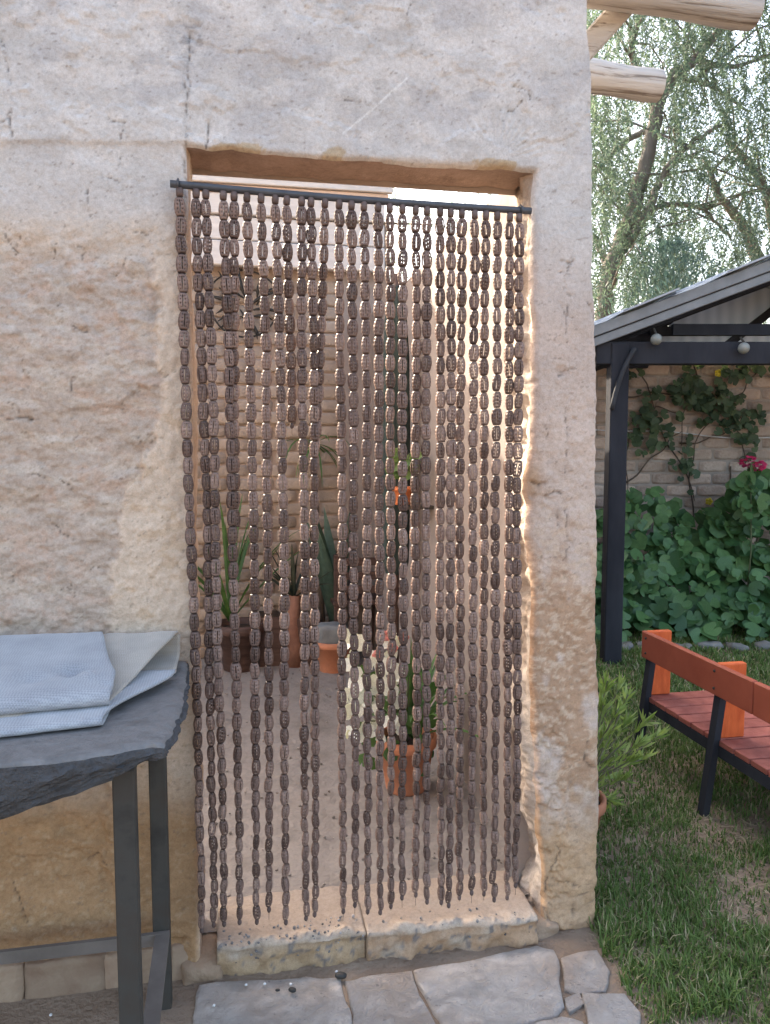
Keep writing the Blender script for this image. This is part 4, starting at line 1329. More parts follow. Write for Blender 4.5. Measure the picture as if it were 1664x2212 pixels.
# ------------------------------------------------------------------ plants
M_LEAF_G = leaf_mat('grass_green_leaf', (0.045, 0.11, 0.035), (0.09, 0.18, 0.055))
M_LEAF_B = leaf_mat('blue_green_leaf', (0.06, 0.11, 0.09), (0.12, 0.18, 0.14), 0.5, 0.2)
M_LEAF_D = leaf_mat('dark_leaf', (0.02, 0.03, 0.022), (0.05, 0.06, 0.04), 0.5, 0.15)
M_LEAF_W = leaf_mat('white_leaf', (0.66, 0.68, 0.62), (0.80, 0.81, 0.77), 0.6, 0.2)
M_PETAL = leaf_mat('pink_petal', (0.80, 0.07, 0.26), (0.90, 0.16, 0.40), 0.6, 0.3, (1.0, 0.8, 1.0))
M_PETAL2 = leaf_mat('salmon_petal', (0.70, 0.28, 0.26), (0.80, 0.40, 0.36), 0.6, 0.3)
M_STEM = matte('green_stem', (0.07, 0.10, 0.04), (0.13, 0.13, 0.07), 20, 0.8, 60, 0.3, 0.002)
M_BARK = matte('bark', (0.07, 0.05, 0.04), (0.17, 0.13, 0.10), 7, 0.95, 25, 1.0, 0.02, (1, 1, 0.3))
M_SOILP = matte('pot_soil', (0.03, 0.022, 0.016), (0.07, 0.05, 0.04), 30, 0.98, 90, 0.8, 0.006)


def strap_leaf(base, d, length, width, droop, n=8, twist=0.0, fold=0.25):
    """a long arching leaf as (V, F)"""
    base = np.asarray(base, float); d = np.asarray(d, float); d = d / np.linalg.norm(d)
    V = []; F = []
    p = base.copy(); dirn = d.copy()
    side_ = np.cross(dirn, [0, 0, 1]); 
    if np.linalg.norm(side_) < 0.05: side_ = np.array([math.cos(twist), math.sin(twist), 0])
    side_ = side_ / np.linalg.norm(side_)
    for i in range(n + 1):
        t = i / n
        w = width * (0.55 + 0.9 * t - 0.45 * t * t) * (1 - t ** 3) * 0.9 + 0.001
        up_ = np.cross(side_, dirn)
        V += [p - side_ * w / 2 + up_ * w * fold, p, p + side_ * w / 2 + up_ * w * fold]
        dirn = dirn + np.array([0, 0, -droop / n * (0.4 + 1.6 * t)]); dirn /= np.linalg.norm(dirn)
        p = p + dirn * length / n
    for i in range(n):
        for k in (0, 1):
            a = i * 3 + k
            F.append((a, a + 1, a + 4, a + 3))
    return np.array(V), F


def pot(parent, c, r, h, mat=None, soil=True):
    mb = MB()
    mb.lathe([(0.0, 0.0), (r * 0.68, 0.0), (r * 0.72, 0.01), (r * 0.94, h * 0.8), (r * 1.0, h * 0.8), (r * 1.05, h * 0.83), (r * 1.05, h), (r * 0.94, h), (r * 0.9, h * 0.85)], c, 28)
    po_ = mb.build('pot', mat or M_TERRA, parent, True)
    if soil:
        MB().lathe([(r * 0.92, h * 0.86), (r * 0.5, h * 0.885), (0.0, h * 0.89)], c, 20).build('soil', M_SOILP, po_, True)


def rosette(parent, c, n, length, width, mat, elev=(30, 85), droop=(0.3, 1.2), seed=0, name='leaf', azr=(0, 360)):
    rs_ = random.Random(seed)
    for k in range(n):
        az = R(rs_.uniform(*azr)); el = R(rs_.uniform(*elev))
        d = (math.cos(az) * math.cos(el), math.sin(az) * math.cos(el), math.sin(el))
        V, F = strap_leaf(np.asarray(c) + np.array(d) * 0.01, d, length * rs_.uniform(0.7, 1.1), width * rs_.uniform(0.8, 1.15), rs_.uniform(*droop), twist=az)
        MB().add(V, F).build(name, mat, parent, True)


# a: strap leaved plant in a dark box, far left
p0 = wz(520, 1445, 0.05)
pl = thing('strap_leaf_plant', p0, 'plant with long upright green strap leaves in dark pot, leftmost in courtyard', 'plant')
pot(pl, p0, 0.15, 0.30, M_DARKWOOD)
rosette(pl, p0 + [-0.06, 0, 0.30], 15, 0.75, 0.040, M_LEAF_G, (45, 88), (0.1, 1.3), 3)
# dark planter boxes along the wall
for k, (px_, w_) in enumerate(((575, 0.20), (668, 0.15))):
    q_ = wz(px_, 1440, 0.05)
    bx = thing('planter_box', q_, ('dark wooden planter box beside the strap leaved plant', 'small dark planter box between the spiky trunk and clay pot')[k], 'planter')
    MB().box(q_ + [0, 0.08, 0.16], (w_, 0.2, 0.32), None, 0.006).build('box', M_DARKWOOD, bx)
    MB().box(q_ + [0, 0.08, 0.322], (w_ - 0.03, 0.17, 0.012)).build('soil', M_SOILP, bx)
# b: spiky trunk
p0 = wz(636, 1440, 0.05)
pl = thing('spiky_trunk_plant', p0, 'brown trunk with a tuft of dark spiky leaves against the adobe wall', 'plant')
MB().tube([p0, p0 + [0.01, 0, 0.15], p0 + [-0.005, 0.0, 0.30], p0 + [0.005, 0, 0.46]], [0.055, 0.048, 0.042, 0.038], 10, wob=0.2).build('trunk', matte('trunk_brown', (0.16, 0.075, 0.05), (0.26, 0.13, 0.09), 14, 0.9, 60, 0.8, 0.008), pl, True)
rosette(pl, p0 + [0.0, 0, 0.44], 16, 0.34, 0.04, M_LEAF_D, (25, 88), (0.1, 0.7), 8)
# c: terracotta pot with a stone
p0 = wz(722, 1448, 0.05)
pl = thing('clay_pot', p0, 'round terracotta pot holding a grey stone, on the courtyard floor', 'pot')
pot(pl, p0, 0.13, 0.20)
rough_block('stone', p0 + [-0.02, -0.01, 0.235], (0.18, 0.16, 0.13), matte('blue_stone', (0.13, 0.145, 0.15), (0.22, 0.23, 0.235), 8), pl, 0.02, 44)
# d: drooping palm-like plant and blue agave
p0 = wz(705, 1425, 0.05) + np.array([0, 0.10, 0])
pl = thing('drooping_yucca', p0, 'slender yucca with narrow drooping green leaves behind the clay pot', 'plant')
MB().tube([p0, p0 + [-0.03, 0, 0.6], p0 + [-0.05, 0, 1.05], p0 + [-0.055, 0, 1.42]], [0.022, 0.018, 0.016, 0.014], 8).build('stem', M_BARK, pl, True)
rosette(pl, p0 + [-0.055, 0, 1.42], 18, 0.36, 0.020, M_LEAF_G, (-25, 45), (1.2, 2.6), 5)
p1 = p0 + np.array([0.10, 0.02, 0])
ag = thing('blue_agave', p1, 'broad blue green agave leaves standing behind the clay pot', 'plant')
rosette(ag, p1 + [0, 0, 0.05], 9, 0.95, 0.12, M_LEAF_B, (60, 88), (0.0, 0.4), 6)
# e: dark chair with round knobs
p0 = wz(778, 1435, 0.05)
ch = thing('wooden_chair', p0, 'dark wooden chair with two pale round finials near the parasol', 'chair')
cx, cy = p0[0], p0[1]
for sx in (-1, 1):
    MB().box((cx + sx * 0.15, cy, 0.05 + 0.36), (0.035, 0.035, 0.72), None, 0.004).build('rear_leg', M_DARKWOOD, ch)
    MB().box((cx + sx * 0.15, cy + 0.30, 0.05 + 0.2), (0.035, 0.035, 0.40), None, 0.004).build('front_leg', M_DARKWOOD, ch)
MB().box((cx, cy + 0.15, 0.455), (0.35, 0.35, 0.03), None, 0.006).build('seat', M_DARKWOOD, ch)
for zz in (0.54, 0.63, 0.72): MB().box((cx, cy - 0.003, zz), (0.27, 0.018, 0.05), None, 0.003).build('back_slat', M_DARKWOOD, ch)
for qx in (762, 792):
    k_ = wy(qx, 1216, cy); MB().ball((k_[0], cy, 0.795), 0.028, 12, 8).build('finial', matte('finial_wood', (0.42, 0.32, 0.30), (0.52, 0.40, 0.38), 9, 0.6), ch, True)
# f: orange pot with a green plant on the side wall
pw = wy(870, 1090, 1.50)
wp_ = thing('wall_pot_plant', pw, 'leafy green plant in a bright orange pot hung on the pink wall', 'plant')
M_ORPOT = matte('orange_pot', (0.58, 0.16, 0.06), (0.66, 0.21, 0.08), 8, 0.6)
pot(wp_, pw, 0.052, 0.085, M_ORPOT)
MB().bar(pw + [0.0, 0, -0.012], (0.93, pw[1], pw[2] - 0.012), 0.12, 0.016).build('bracket', M_IRON, wp_)


def round_leaf(n=10, cup=0.16, notch=True, lobes=0.0):
    V = [(0.0, 0, 0.0)]
    for k in range(n + 1):
        a = R(-165) + R(330) * k / n
        r_ = 1.0 + lobes * math.cos(a * 5) - (0.25 if k in (0, n) else 0)
        V.append((0.15 + r_ * math.cos(a), r_ * math.sin(a), cup * r_ * r_ * (0.6 + 0.4 * math.cos(2 * a))))
    F = [(0, k, k + 1) for k in range(1, n + 1)]
    return np.array(V) * 0.5, F


def leafy(parent, base, pts, seed, mat, size, name='leaf', face=(0, -1, 0.5)):
    """separate leaves at the given places sharing one mesh"""
    rs_ = random.Random(seed)
    V, F = round_leaf(10, 0.2, True, 0.06)
    me_ = make_mesh(name, V, F, True); me_.materials.append(mat)
    f_ = Vector(face).normalized()
    for p in pts:
        o = bpy.data.objects.new(name, me_)
        nrm = (f_ + Vector((rs_.uniform(-1, 1), rs_.uniform(-1, 1), rs_.uniform(-1, 1))) * 0.6).normalized()
        qd = nrm.to_track_quat('Z', 'Y')
        Mt = qd.to_matrix().to_4x4() @ Matrix.Rotation(rs_.uniform(0, 6.28), 4, 'Z')
        s_ = size * rs_.uniform(0.65, 1.2)
        Mt = Matrix.Translation(Vector([float(c) for c in p])) @ Mt @ Matrix.Scale(s_, 4)
        COL.objects.link(o); o.parent = parent
        o.matrix_parent_inverse = Matrix.Translation(-Vector(parent.location)); o.matrix_basis = Mt


rs = random.Random(77)
mb = MB(); tips = []
for k in range(12):
    az = rs.uniform(0, 6.28); top = pw + [0.10 * math.cos(az) * rs.random() - 0.04, 0.10 * math.sin(az) * rs.random() - 0.02, 0.09 + rs.uniform(0.04, 0.16)]
    pts = [pw + [0, 0, 0.07], (pw + top) / 2 + [0, 0, 0.06], top]
    mb.tube(pts, [0.004, 0.003, 0.002], 5)
    for s in (0.35, 0.6, 0.8, 1.0): tips.append(pts[1] * (1 - s) + pts[2] * s + np.array([rs.uniform(-.03, .03), rs.uniform(-.03, .03), 0]))
mb.build('stems', M_STEM, wp_, True)
leafy(wp_, pw, tips, 4, leaf_mat('light_green_leaf', (0.10, 0.18, 0.06), (0.17, 0.26, 0.09)), 0.055)
# g: big pot with green leaves, white leaves and pink flowers
p0 = wz(878, 1702, 0.055)
gp_ = thing('flowering_pot_plant', p0, 'terracotta pot with glossy green and white leaves and pink flowers', 'plant')
pot(gp_, p0, 0.118, 0.225)
rosette(gp_, p0 + [0.03, 0, 0.20], 36, 0.38, 0.032, M_LEAF_G, (30, 88), (0.2, 1.5), 14)
pts = []
for k in range(64):
    pts.append(wy(rs.uniform(748, 868), rs.uniform(1370, 1600), p0[1] - 0.06 + rs.uniform(-0.06, 0.06)))
leafy(gp_, p0, pts, 9, M_LEAF_W, 0.062, 'white_leaf')
pts = [p0 + np.array([-0.06 + rs.uniform(-0.14, 0.16), -0.03 + rs.uniform(-0.06, 0.06), 0.10 + rs.uniform(0.0, 0.42)]) for k in range(40)]
leafy(gp_, p0, pts, 10, M_LEAF_G, 0.06)
mb = MB()
for k in range(16):
    e_ = p0 + np.array([-0.07 + rs.uniform(-0.12, 0.12), rs.uniform(-0.08, 0.05), 0.22 + rs.uniform(0.1, 0.3)])
    mb.tube([p0 + [0, 0, 0.19], (p0 + [0, 0, 0.2] + e_) / 2 + [0, 0, 0.04], e_], 0.003, 5)
mb.build('stems', M_STEM, gp_, True)
for qx, qy in ((833, 1368), (815, 1410), (848, 1395), (872, 1372)):
    c = wy(qx, qy + 5, p0[1] - 0.06); mb = MB()
    for k in range(6):
        a = k / 6 * 6.28; mb.ball(c + [0.012 * math.cos(a), -0.004, 0.012 * math.sin(a)], 0.011, 7, 5, (1, 0.5, 1))
    mb.build('flower', M_PETAL2, gp_, True)

# ================================================================== garden on the right
FH = np.array([math.sin(YAW), math.cos(YAW), 0.0])


def wv(px, py, hd):
    """point on an upright plane hd metres away, square to the viewing direction"""
    d = ray(px, py)
    return CP + d * hd / np.dot(d, FH)


ZUP = np.array([0, 0, 1.0])
def log_mat():
    m, nt, b = new_mat('weathered_log')
    v = coords(nt, (0.5, 9, 9)); w = coords(nt, (1.2, 30, 30))
    col = ramp(nt, noise(nt, v, 2.2, 7, 0.65), [(0.3, (0.34, 0.305, 0.275)), (0.5, (0.48, 0.44, 0.40)), (0.7, (0.60, 0.56, 0.515))])
    n = noise(nt, w, 1.6, 5, 0.7)
    col = mixc(nt, col, ramp(nt, n, [(0.36, (0.35, 0.3, 0.26)), (0.46, (1, 1, 1))]), 0.85, 'MULTIPLY')
    nt.links.new(col, b.inputs['Base Color']); b.inputs['Roughness'].default_value = 0.85; b.inputs['Specular IOR Level'].default_value = 0.2
    nt.links.new(bump(nt, n, 0.9, 0.01), b.inputs['Normal'])
    return m


M_LOG = log_mat()
M_LOGEND = matte('log_end_grain', (0.26, 0.20, 0.16), (0.42, 0.35, 0.29), 12, 0.9, 60, 0.6, 0.006)


def log_beam(y, px_end, py_end, r, label, x0=0.2):
    e = wy(px_end, py_end, y)
    t = thing('log_beam', (e[0] - 0.3, y, e[2]), label, 'log', 'log beams past the wall end')
    n = 30
    pts = [(x0 + (e[0] - x0) * i / n, y + 0.006 * math.sin(i * 0.5 + r * 90), e[2] + 0.006 * math.sin(i * 0.37)) for i in range(n + 1)]
    rr = [r * (1 + 0.035 * math.sin(i * 0.9) + random.uniform(-0.012, 0.012)) for i in range(n + 1)]
    rr[-1] *= 0.96
    MB().tube(pts, rr, 18, False).build('trunk', M_LOG, t, True)
    MB().lathe([(rr[-1], 0), (rr[-1] * 0.6, 0.004), (0.0, 0.006)], pts[-1], 18, [[0, 0, 1], [0, 1, 0], [-1, 0, 0]]).build('cut_end', M_LOGEND, t)
    return t


log_beam(0.32, 1630, 18, 0.058, 'longer pale log beam jutting past the wall at the top edge', -0.4)
log_beam(1.05, 1424, 182, 0.064, 'shorter pale log beam jutting past the wall, below the longer log', 0.3)
br = thing('wooden_brace', wy(1300, 75, 0.45), 'slanting wooden brace between wall end and the longer log', 'brace')
MB().bar(wy(1225, 150, 0.45), wy(1350, 10, 0.40), 0.075, 0.075, (0, 1, 0), 0.006).build('timber', M_LOG, br)
cross = thing('cross_beam', (0.62, 0.7, 3.1), 'square timber cross beam behind the wall top that carries the logs', 'beam')
MB().box((0.62, 0.78, 3.115), (0.09, 1.30, 0.10), None, 0.005).build('timber', M_LOG, cross)

# ------------------------------------------------------------------ brick garden wall
HB = 7.0
M_BRICK = matte('garden_brick', (0.36, 0.245, 0.19), (0.56, 0.44, 0.36), 14, 0.93, 50, 0.8, 0.010, vary=0.28, c2=(0.46, 0.33, 0.265))
M_MORT = matte('brick_mortar', (0.32, 0.27, 0.23), (0.44, 0.38, 0.335), 8, 0.95, 40, 0.6, 0.006)
b0 = wv(770, 966, HB); b1 = wv(2150, 966, HB)
bw = thing('brick_wall', ((b0 + b1) / 2) * [1, 1, 0], 'old red brown brick garden wall behind the pergola', 'wall')
cw = (b0 + b1) / 2; Lw = np.linalg.norm((b1 - b0)[:2])
MB().box((cw[0] + FH[0] * 0.034, cw[1] + FH[1] * 0.034, 1.10), (Lw, 0.11, 2.26), np.stack([RT, FH, ZUP], 1)).build('mortar', M_MORT, bw)
bvar = [rough_block('brick', (0, 0, 0), (0.262, 0.07, 0.092), M_BRICK, None, 0.010, 400 + k, 3) for k in range(8)]
rs = random.Random(31)
z = 0.30; row = 0
while z < 2.20:
    s = 0.35 + (0.135 if row % 2 else 0.0) + rs.uniform(-0.02, 0.02)
    while s < Lw - 0.25:
        p = b0 + RT * s
        if 1060 < proj(p[0], p[1], z)[0] < 1800:
            c = bvar[rs.randrange(8)].copy(); COL.objects.link(c); attach(c, bw)
            c.location = (p[0] + FH[0] * rs.uniform(-0.006, 0.006), p[1] + FH[1] * rs.uniform(-0.006, 0.006), z + rs.uniform(-0.004, 0.004))
            c.rotation_euler = (0, rs.uniform(-0.015, 0.015), -YAW + rs.uniform(-0.02, 0.02))
        s += 0.274
    z += 0.108; row += 1
for o in bvar: bpy.data.objects.remove(o, do_unlink=True)
cp = [wv(1250 + k * 40, 924 + (k * 40) * 0.058 + 3 * math.sin(k), HB - 0.06) for k in range(14)]
cb = MB().tube(cp, 0.006, 6).build('cable', matte('white_cable', (0.55, 0.54, 0.54), (0.65, 0.64, 0.64), 5, 0.5), None, True)
props(cb, 'thin white cable strung across the brick wall', 'cable')

# ------------------------------------------------------------------ pergola
M_PERG = matte('charcoal_paint', (0.022, 0.022, 0.026), (0.042, 0.042, 0.048), 6, 0.85, 40, 0.3, 0.003, (1, 1, 0.3), spec=0.1)
M_RAKE = matte('grey_rake_paint', (0.13, 0.13, 0.135), (0.21, 0.21, 0.215), 6, 0.42, 40, 0.2, 0.002, spec=0.6)
M_SHEET = matte('grey_roof_sheet', (0.26, 0.27, 0.29), (0.36, 0.37, 0.39), 6, 0.4, 40, 0.2, 0.002, spec=0.6)
M_POLY, nt_, b_ = new_mat('frosted_roof_panel')
b_.inputs['Base Color'].default_value = (0.55, 0.60, 0.68, 1)
b_.inputs['Roughness'].default_value = 0.5
tr_ = nt_.nodes.new('ShaderNodeBsdfTranslucent'); tr_.inputs[0].default_value = (0.42, 0.47, 0.56, 1)
mx_ = nt_.nodes.new('ShaderNodeMixShader'); mx_.inputs[0].default_value = 0.6
wv_ = nt_.nodes.new('ShaderNodeTexWave'); wv_.inputs['Scale'].default_value = 3; wv_.inputs['Distortion'].default_value = 2
nt_.links.new(coords(nt_), wv_.inputs['Vector'])
nt_.links.new(mixc(nt_, (0.34, 0.39, 0.47), (0.50, 0.55, 0.62), wv_.outputs['Fac']), tr_.inputs[0])
nt_.links.new(b_.outputs[0], mx_.inputs[1]); nt_.links.new(tr_.outputs[0], mx_.inputs[2]); nt_.links.new(mx_.outputs[0], nt_.nodes['Material Output'].inputs[0])
HP = 5.2
pb = wv(1319, 1430, HP)
perg = thing('pergola', (pb[0], pb[1], 0), 'dark timber pergola with a sloping grey roof in the garden', 'pergola')
BAS = np.stack([RT, FH, ZUP], 1)
pt = wv(1320, 752, HP)
MB().box((pb[0], pb[1], 1.05), (0.118, 0.118, 2.16), BAS, 0.006).build('post', M_PERG, perg)
a = wv(1285, 764, HP); b = wv(2250, 764, HP); zb = a[2]
MB().bar(a, (b[0], b[1], zb), 0.09, 0.145, ZUP, 0.005).build('beam', M_PERG, perg)
far_post = pb + RT * 2.6
MB().box((far_post[0], far_post[1], 1.05), (0.118, 0.118, 2.16), BAS, 0.006).build('post', M_PERG, perg)
# curved brace
ca = wv(1322, 885, HP - 0.075); cb_ = wv(1372, 752, HP - 0.075); cm = (ca + cb_) / 2 + RT * (-0.035) + ZUP * 0.03
pts = [ca * (1 - t) ** 2 + 2 * cm * t * (1 - t) + cb_ * t * t for t in np.linspace(0, 1, 10)]
MB().tube(pts, 0.016, 8).build('brace', matte('brace_paint', (0.03, 0.03, 0.032), (0.055, 0.055, 0.06), 8, 0.7, spec=0.2), perg, True)
# rake: two stacked boards and the sheet over them
e0 = wv(1270, 738, HP - 0.07); slope = (wv(1664, 592, HP - 0.07) - wv(1292, 731, HP - 0.07)); sl = slope / np.linalg.norm(slope)
nrm = np.cross(sl, FH); nrm = nrm if nrm[2] > 0 else -nrm
Lr = 2.0
for k, (dz, th, yo, mt) in enumerate(((-0.018, 0.055, 0.0, M_RAKE), (0.048, 0.068, -0.022, M_RAKE))):
    p = e0 + nrm * dz + FH * yo
    MB().bar(p - sl * 0.06, p + sl * Lr, 0.03, th, nrm, 0.004).build('rake_board', mt, perg)
ridge = e0 + sl * Lr
for k in range(6):                                  # grey sheets lapping up the slope, laid over the boards
    s0 = -0.10 + k * 0.35
    p = e0 + sl * (s0 + 0.19) + nrm * (0.098 + 0.006 * (k % 2)) + FH * 1.0
    MB().box(p, (0.38, 2.2, 0.012), np.stack([sl, FH, nrm], 1) @ np.array([[math.cos(-0.03), 0, math.sin(-0.03)], [0, 1, 0], [-math.sin(-0.03), 0, math.cos(-0.03)]])).build('roof_sheet', M_SHEET if k % 2 else M_POLY, perg)
MB().box(ridge + FH * 1.0 + RT * 0.95 - ZUP * 0.36, (2.1, 2.2, 0.012), np.stack([np.array([sl[0], sl[1], -sl[2]]), FH, np.array([-nrm[0], -nrm[1], nrm[2]])], 1)).build('roof_sheet', M_SHEET, perg)
for hd in (0.55, 1.15, 1.8):                         # rafters
    p = e0 + FH * hd - nrm * 0.0
    MB().bar(p - sl * 0.05, p + sl * Lr, 0.05, 0.10, nrm).build('rafter', M_PERG, perg)
for s_ in (0.16, 0.62, 1.08, 1.6):                  # purlins
    p = e0 + sl * s_ + nrm * 0.055
    MB().bar(p + FH * 0.03, p + FH * 2.05, 0.07, 0.06, nrm).build('purlin', M_PERG, perg)
for hd, pa in ((0.25, 1452),):           # collar ties higher up
    pa_ = wv(pa, 712, HP + hd); z_ = 2.26
    MB().bar((pa_[0], pa_[1], z_), tuple(np.array([pa_[0], pa_[1], z_]) + RT * 1.6), 0.05, 0.075).build('collar_tie', M_PERG, perg)
MB().bar((pb[0] + FH[0] * 0.06, pb[1] + FH[1] * 0.06, 2.09), (pb[0] + FH[0] * 2.1, pb[1] + FH[1] * 2.1, 2.09), 0.09, 0.14).build('side_beam', M_PERG, perg)
def slab_poly(name, quad, hd, th, mat):
    a = np.array([wv(px_, py_, hd) for px_, py_ in quad]); b = a + FH * th; n_ = len(a)
    F = [tuple(range(n_)), tuple(range(2 * n_ - 1, n_ - 1, -1))] + [(i, i + n_, (i + 1) % n_ + n_, (i + 1) % n_) for i in range(n_)]
    return link(name, make_mesh(name, np.vstack([a, b]), F), mat, perg)


slab_poly('gable_board', [(1262, 795), (1262, 752), (1300, 742), (1450, 690), (1412, 758), (1400, 795)], 6.72, 0.03, M_PERG)
for qd in ([(1413, 752), (1551, 754), (1600, 716), (1432, 716)], [(1436, 712), (1604, 712), (1665, 664), (1665, 614), (1470, 684)], [(1562, 754), (1720, 754), (1780, 700), (1640, 700)],
           [(1672, 696), (1880, 690), (1880, 545), (1672, 612)]):
    slab_poly('frosted_pane', qd, 6.72, 0.012, M_POLY)
MB().bar(wv(1405, 716, 6.66), wv(1800, 714, 6.66), 0.05, 0.075).build('collar_tie', M_PERG, perg)
MB().bar(wv(1545, 765, 6.62), wv(1690, 655, 6.62), 0.05, 0.06).build('strut', M_PERG, perg)
MB().bar(wv(1400, 768, 6.66), wv(1800, 768, 6.66), 0.05, 0.10).build('collar_tie', M_PERG, perg)
M_GLOBE = matte('frosted_globe', (0.17, 0.17, 0.15), (0.24, 0.24, 0.21), 10, 0.35, spec=0.5)
for k, (qx, qy) in enumerate(((1418, 733), (1607, 752))):
    c = wv(qx, qy, HP - 0.10)
    gl = thing('globe_lamp', c, ('small round frosted globe on the pergola beam, nearer the post', 'small round frosted globe on the pergola beam, nearer the right edge')[k], 'lamp')
    MB().ball(c, 0.037, 16, 10).build('globe', M_GLOBE, gl, True)
    MB().tube([c + ZUP * 0.035, c + ZUP * 0.075 + FH * 0.05], 0.008, 6).build('holder', M_IRON, gl)

# ------------------------------------------------------------------ bench
M_RED = matte('red_slat_paint', (0.25, 0.062, 0.042), (0.40, 0.125, 0.088), 9, 0.6, 50, 0.5, 0.004, (2, 2, 8), vary=0.16)
M_ORANGE = matte('orange_paint', (0.52, 0.085, 0.02), (0.72, 0.15, 0.04), 7, 0.55, 50, 0.4, 0.003, (6, 6, 1.5))
M_RAILP = matte('brick_red_rail', (0.31, 0.066, 0.034), (0.40, 0.095, 0.05), 6, 0.55, 50, 0.25, 0.002)
ZS = 0.30
q1 = wz(1391, 1499, ZS); q2 = wz(1657, 1663, ZS)
ed = (q2 - q1); ed[2] = 0; ed /= np.linalg.norm(ed)
pd = np.array([-ed[1], ed[0], 0])
if np.dot(pd, RT) < 0: pd = -pd
bench = thing('slat_bench', q1 + ed * 0.8 + pd * 0.35 - [0, 0, ZS], 'low red slatted bench with orange arm boards on the lawn', 'bench')
ns = 17
for k in range(ns):
    c = q1 + ed * (0.045 + k * 0.097) + pd * 0.36
    MB().box((c[0], c[1], ZS - 0.011 + 0.0006 * (k % 3)), (0.086, 0.72, 0.022), np.stack([ed, pd, ZUP], 1), 0.002).build('slat', M_RED, bench)
rail_a = q1 - ed * 0.02 + pd * 0.005
rzt = 0.30
for (s0, s1) in ((0.0, 0.80), (0.806, 1.66)):
    a = rail_a + ed * s0; b = rail_a + ed * s1
    MB().bar((a[0], a[1], ZS + 0.235), (b[0], b[1], ZS + 0.235), 0.026, 0.125, ZUP, 0.004).build('back_rail', M_RAILP, bench)
for px_, s_ in ((1393, 0.0), (1548, 0.545), (0, 1.30)):
    c = q1 + ed * (s_ + 0.012) + pd * 0.062
    MB().box((c[0], c[1], ZS + 0.152), (0.032, 0.112, 0.30), np.stack([ed, pd, ZUP], 1), 0.004).build('arm_board', M_ORANGE, bench)
for s_ in (0.03, 0.56, 1.28):
    for dz in (0.20, 0.27):
        c = rail_a + ed * (s_ + 0.01) - pd * 0.0135
        MB().ball((c[0], c[1], ZS + dz), 0.006, 8, 5, (1, 1, 1)).build('screw', M_IRON, bench, True)
for sd in (0.015, 0.70):
    a = q1 + ed * -0.01 + pd * sd; b = q1 + ed * 1.66 + pd * sd
    MB().bar((a[0], a[1], ZS - 0.045), (b[0], b[1], ZS - 0.045), 0.03, 0.045).build('side_rail', M_PERG, bench)
    for s_ in (0.03, 0.56, 1.58):
        t_ = q1 + ed * s_ + pd * sd
        f_ = t_ - pd * (0.06 if sd < 0.3 else -0.06)
        MB().bar((f_[0], f_[1], -0.03), (t_[0], t_[1], ZS + (0.17 if sd < 0.3 else -0.03)), 0.028, 0.040, ed).build('leg', M_PERG, bench)

# ------------------------------------------------------------------ potted succulent at the pillar
p0 = wz(1302, 1838, 0.0)
p0 = p0 + np.array([-0.085, 0.10, -0.03])
suc = thing('potted_shrub', p0, 'narrow leaved green shrub in clay pot behind the wall end', 'plant')
pot(suc, p0, 0.125, 0.20)
rs = random.Random(55)
mb = MB(); LP = []; LD = []
tipl = [(1318, 1465), (1345, 1480), (1335, 1530), (1362, 1500), (1308, 1515), (1360, 1555), (1395, 1560), (1428, 1590), (1385, 1605), (1345, 1615), (1312, 1590), (1370, 1640),
        (1405, 1630), (1330, 1680), (1352, 1690), (1312, 1650), (1300, 1480), (1285, 1560), (1322, 1740), (1325, 1570)]
for (tx, ty) in tipl:
    tip = wv(tx + rs.uniform(-6, 6), ty + rs.uniform(-6, 6), np.dot(p0 - CP, FH) + rs.uniform(-0.12, 0.16))
    st = p0 + [rs.uniform(-0.05, 0.05), rs.uniform(-0.05, 0.05), 0.18]
    mid = (st + tip) / 2 + [0, 0, 0.05] + (tip - st) * [0.1, 0.1, -0.1]
    pts = np.array([st * (1 - t) ** 2 + 2 * mid * t * (1 - t) + tip * t * t for t in np.linspace(0, 1, 12)])
    mb.tube(pts, np.linspace(0.005, 0.0025, 12), 5)
    tan_ = np.gradient(pts, axis=0)
    for k in range(30):
        t = rs.uniform(0.35, 1.0) if k < 14 else rs.uniform(0.85, 1.0)
        i = min(10, int(t * 11)); p = pts[i] + (pts[i + 1] - pts[i]) * rs.random()
        d = tan_[i] / np.linalg.norm(tan_[i]) * rs.uniform(0.6, 1.4) + np.array([rs.gauss(0, 1), rs.gauss(0, 1), rs.gauss(0.8, 0.6)]) * 0.6
        LP.append(p); LD.append(d)
mb.build('stems', matte('shrub_stem', (0.12, 0.11, 0.06), (0.20, 0.19, 0.11), 20), suc, True)
lb = np.array([(0, -0.03, 0), (0, 0.03, 0), (0.45, 0.09, 0.03), (0.45, -0.09, 0.03), (1, 0.01, 0.0), (1, -0.01, 0.0)])
lf_ = np.array([(0, 3, 2, 1), (3, 5, 4, 2)])
LD = np.array(LD); n = len(LP)
V, F = scatter_mesh(lb, lf_, np.array(LP), frames(LD, RNG.uniform(0, 6.28, n)), RNG.uniform(0.040, 0.066, n))
o = link('leaves', make_mesh('leaves', V, F, True), leaf_mat('shrub_leaf', (0.17, 0.26, 0.06), (0.36, 0.44, 0.16), 0.45, 0.35), suc)
props(o, kind='stuff')

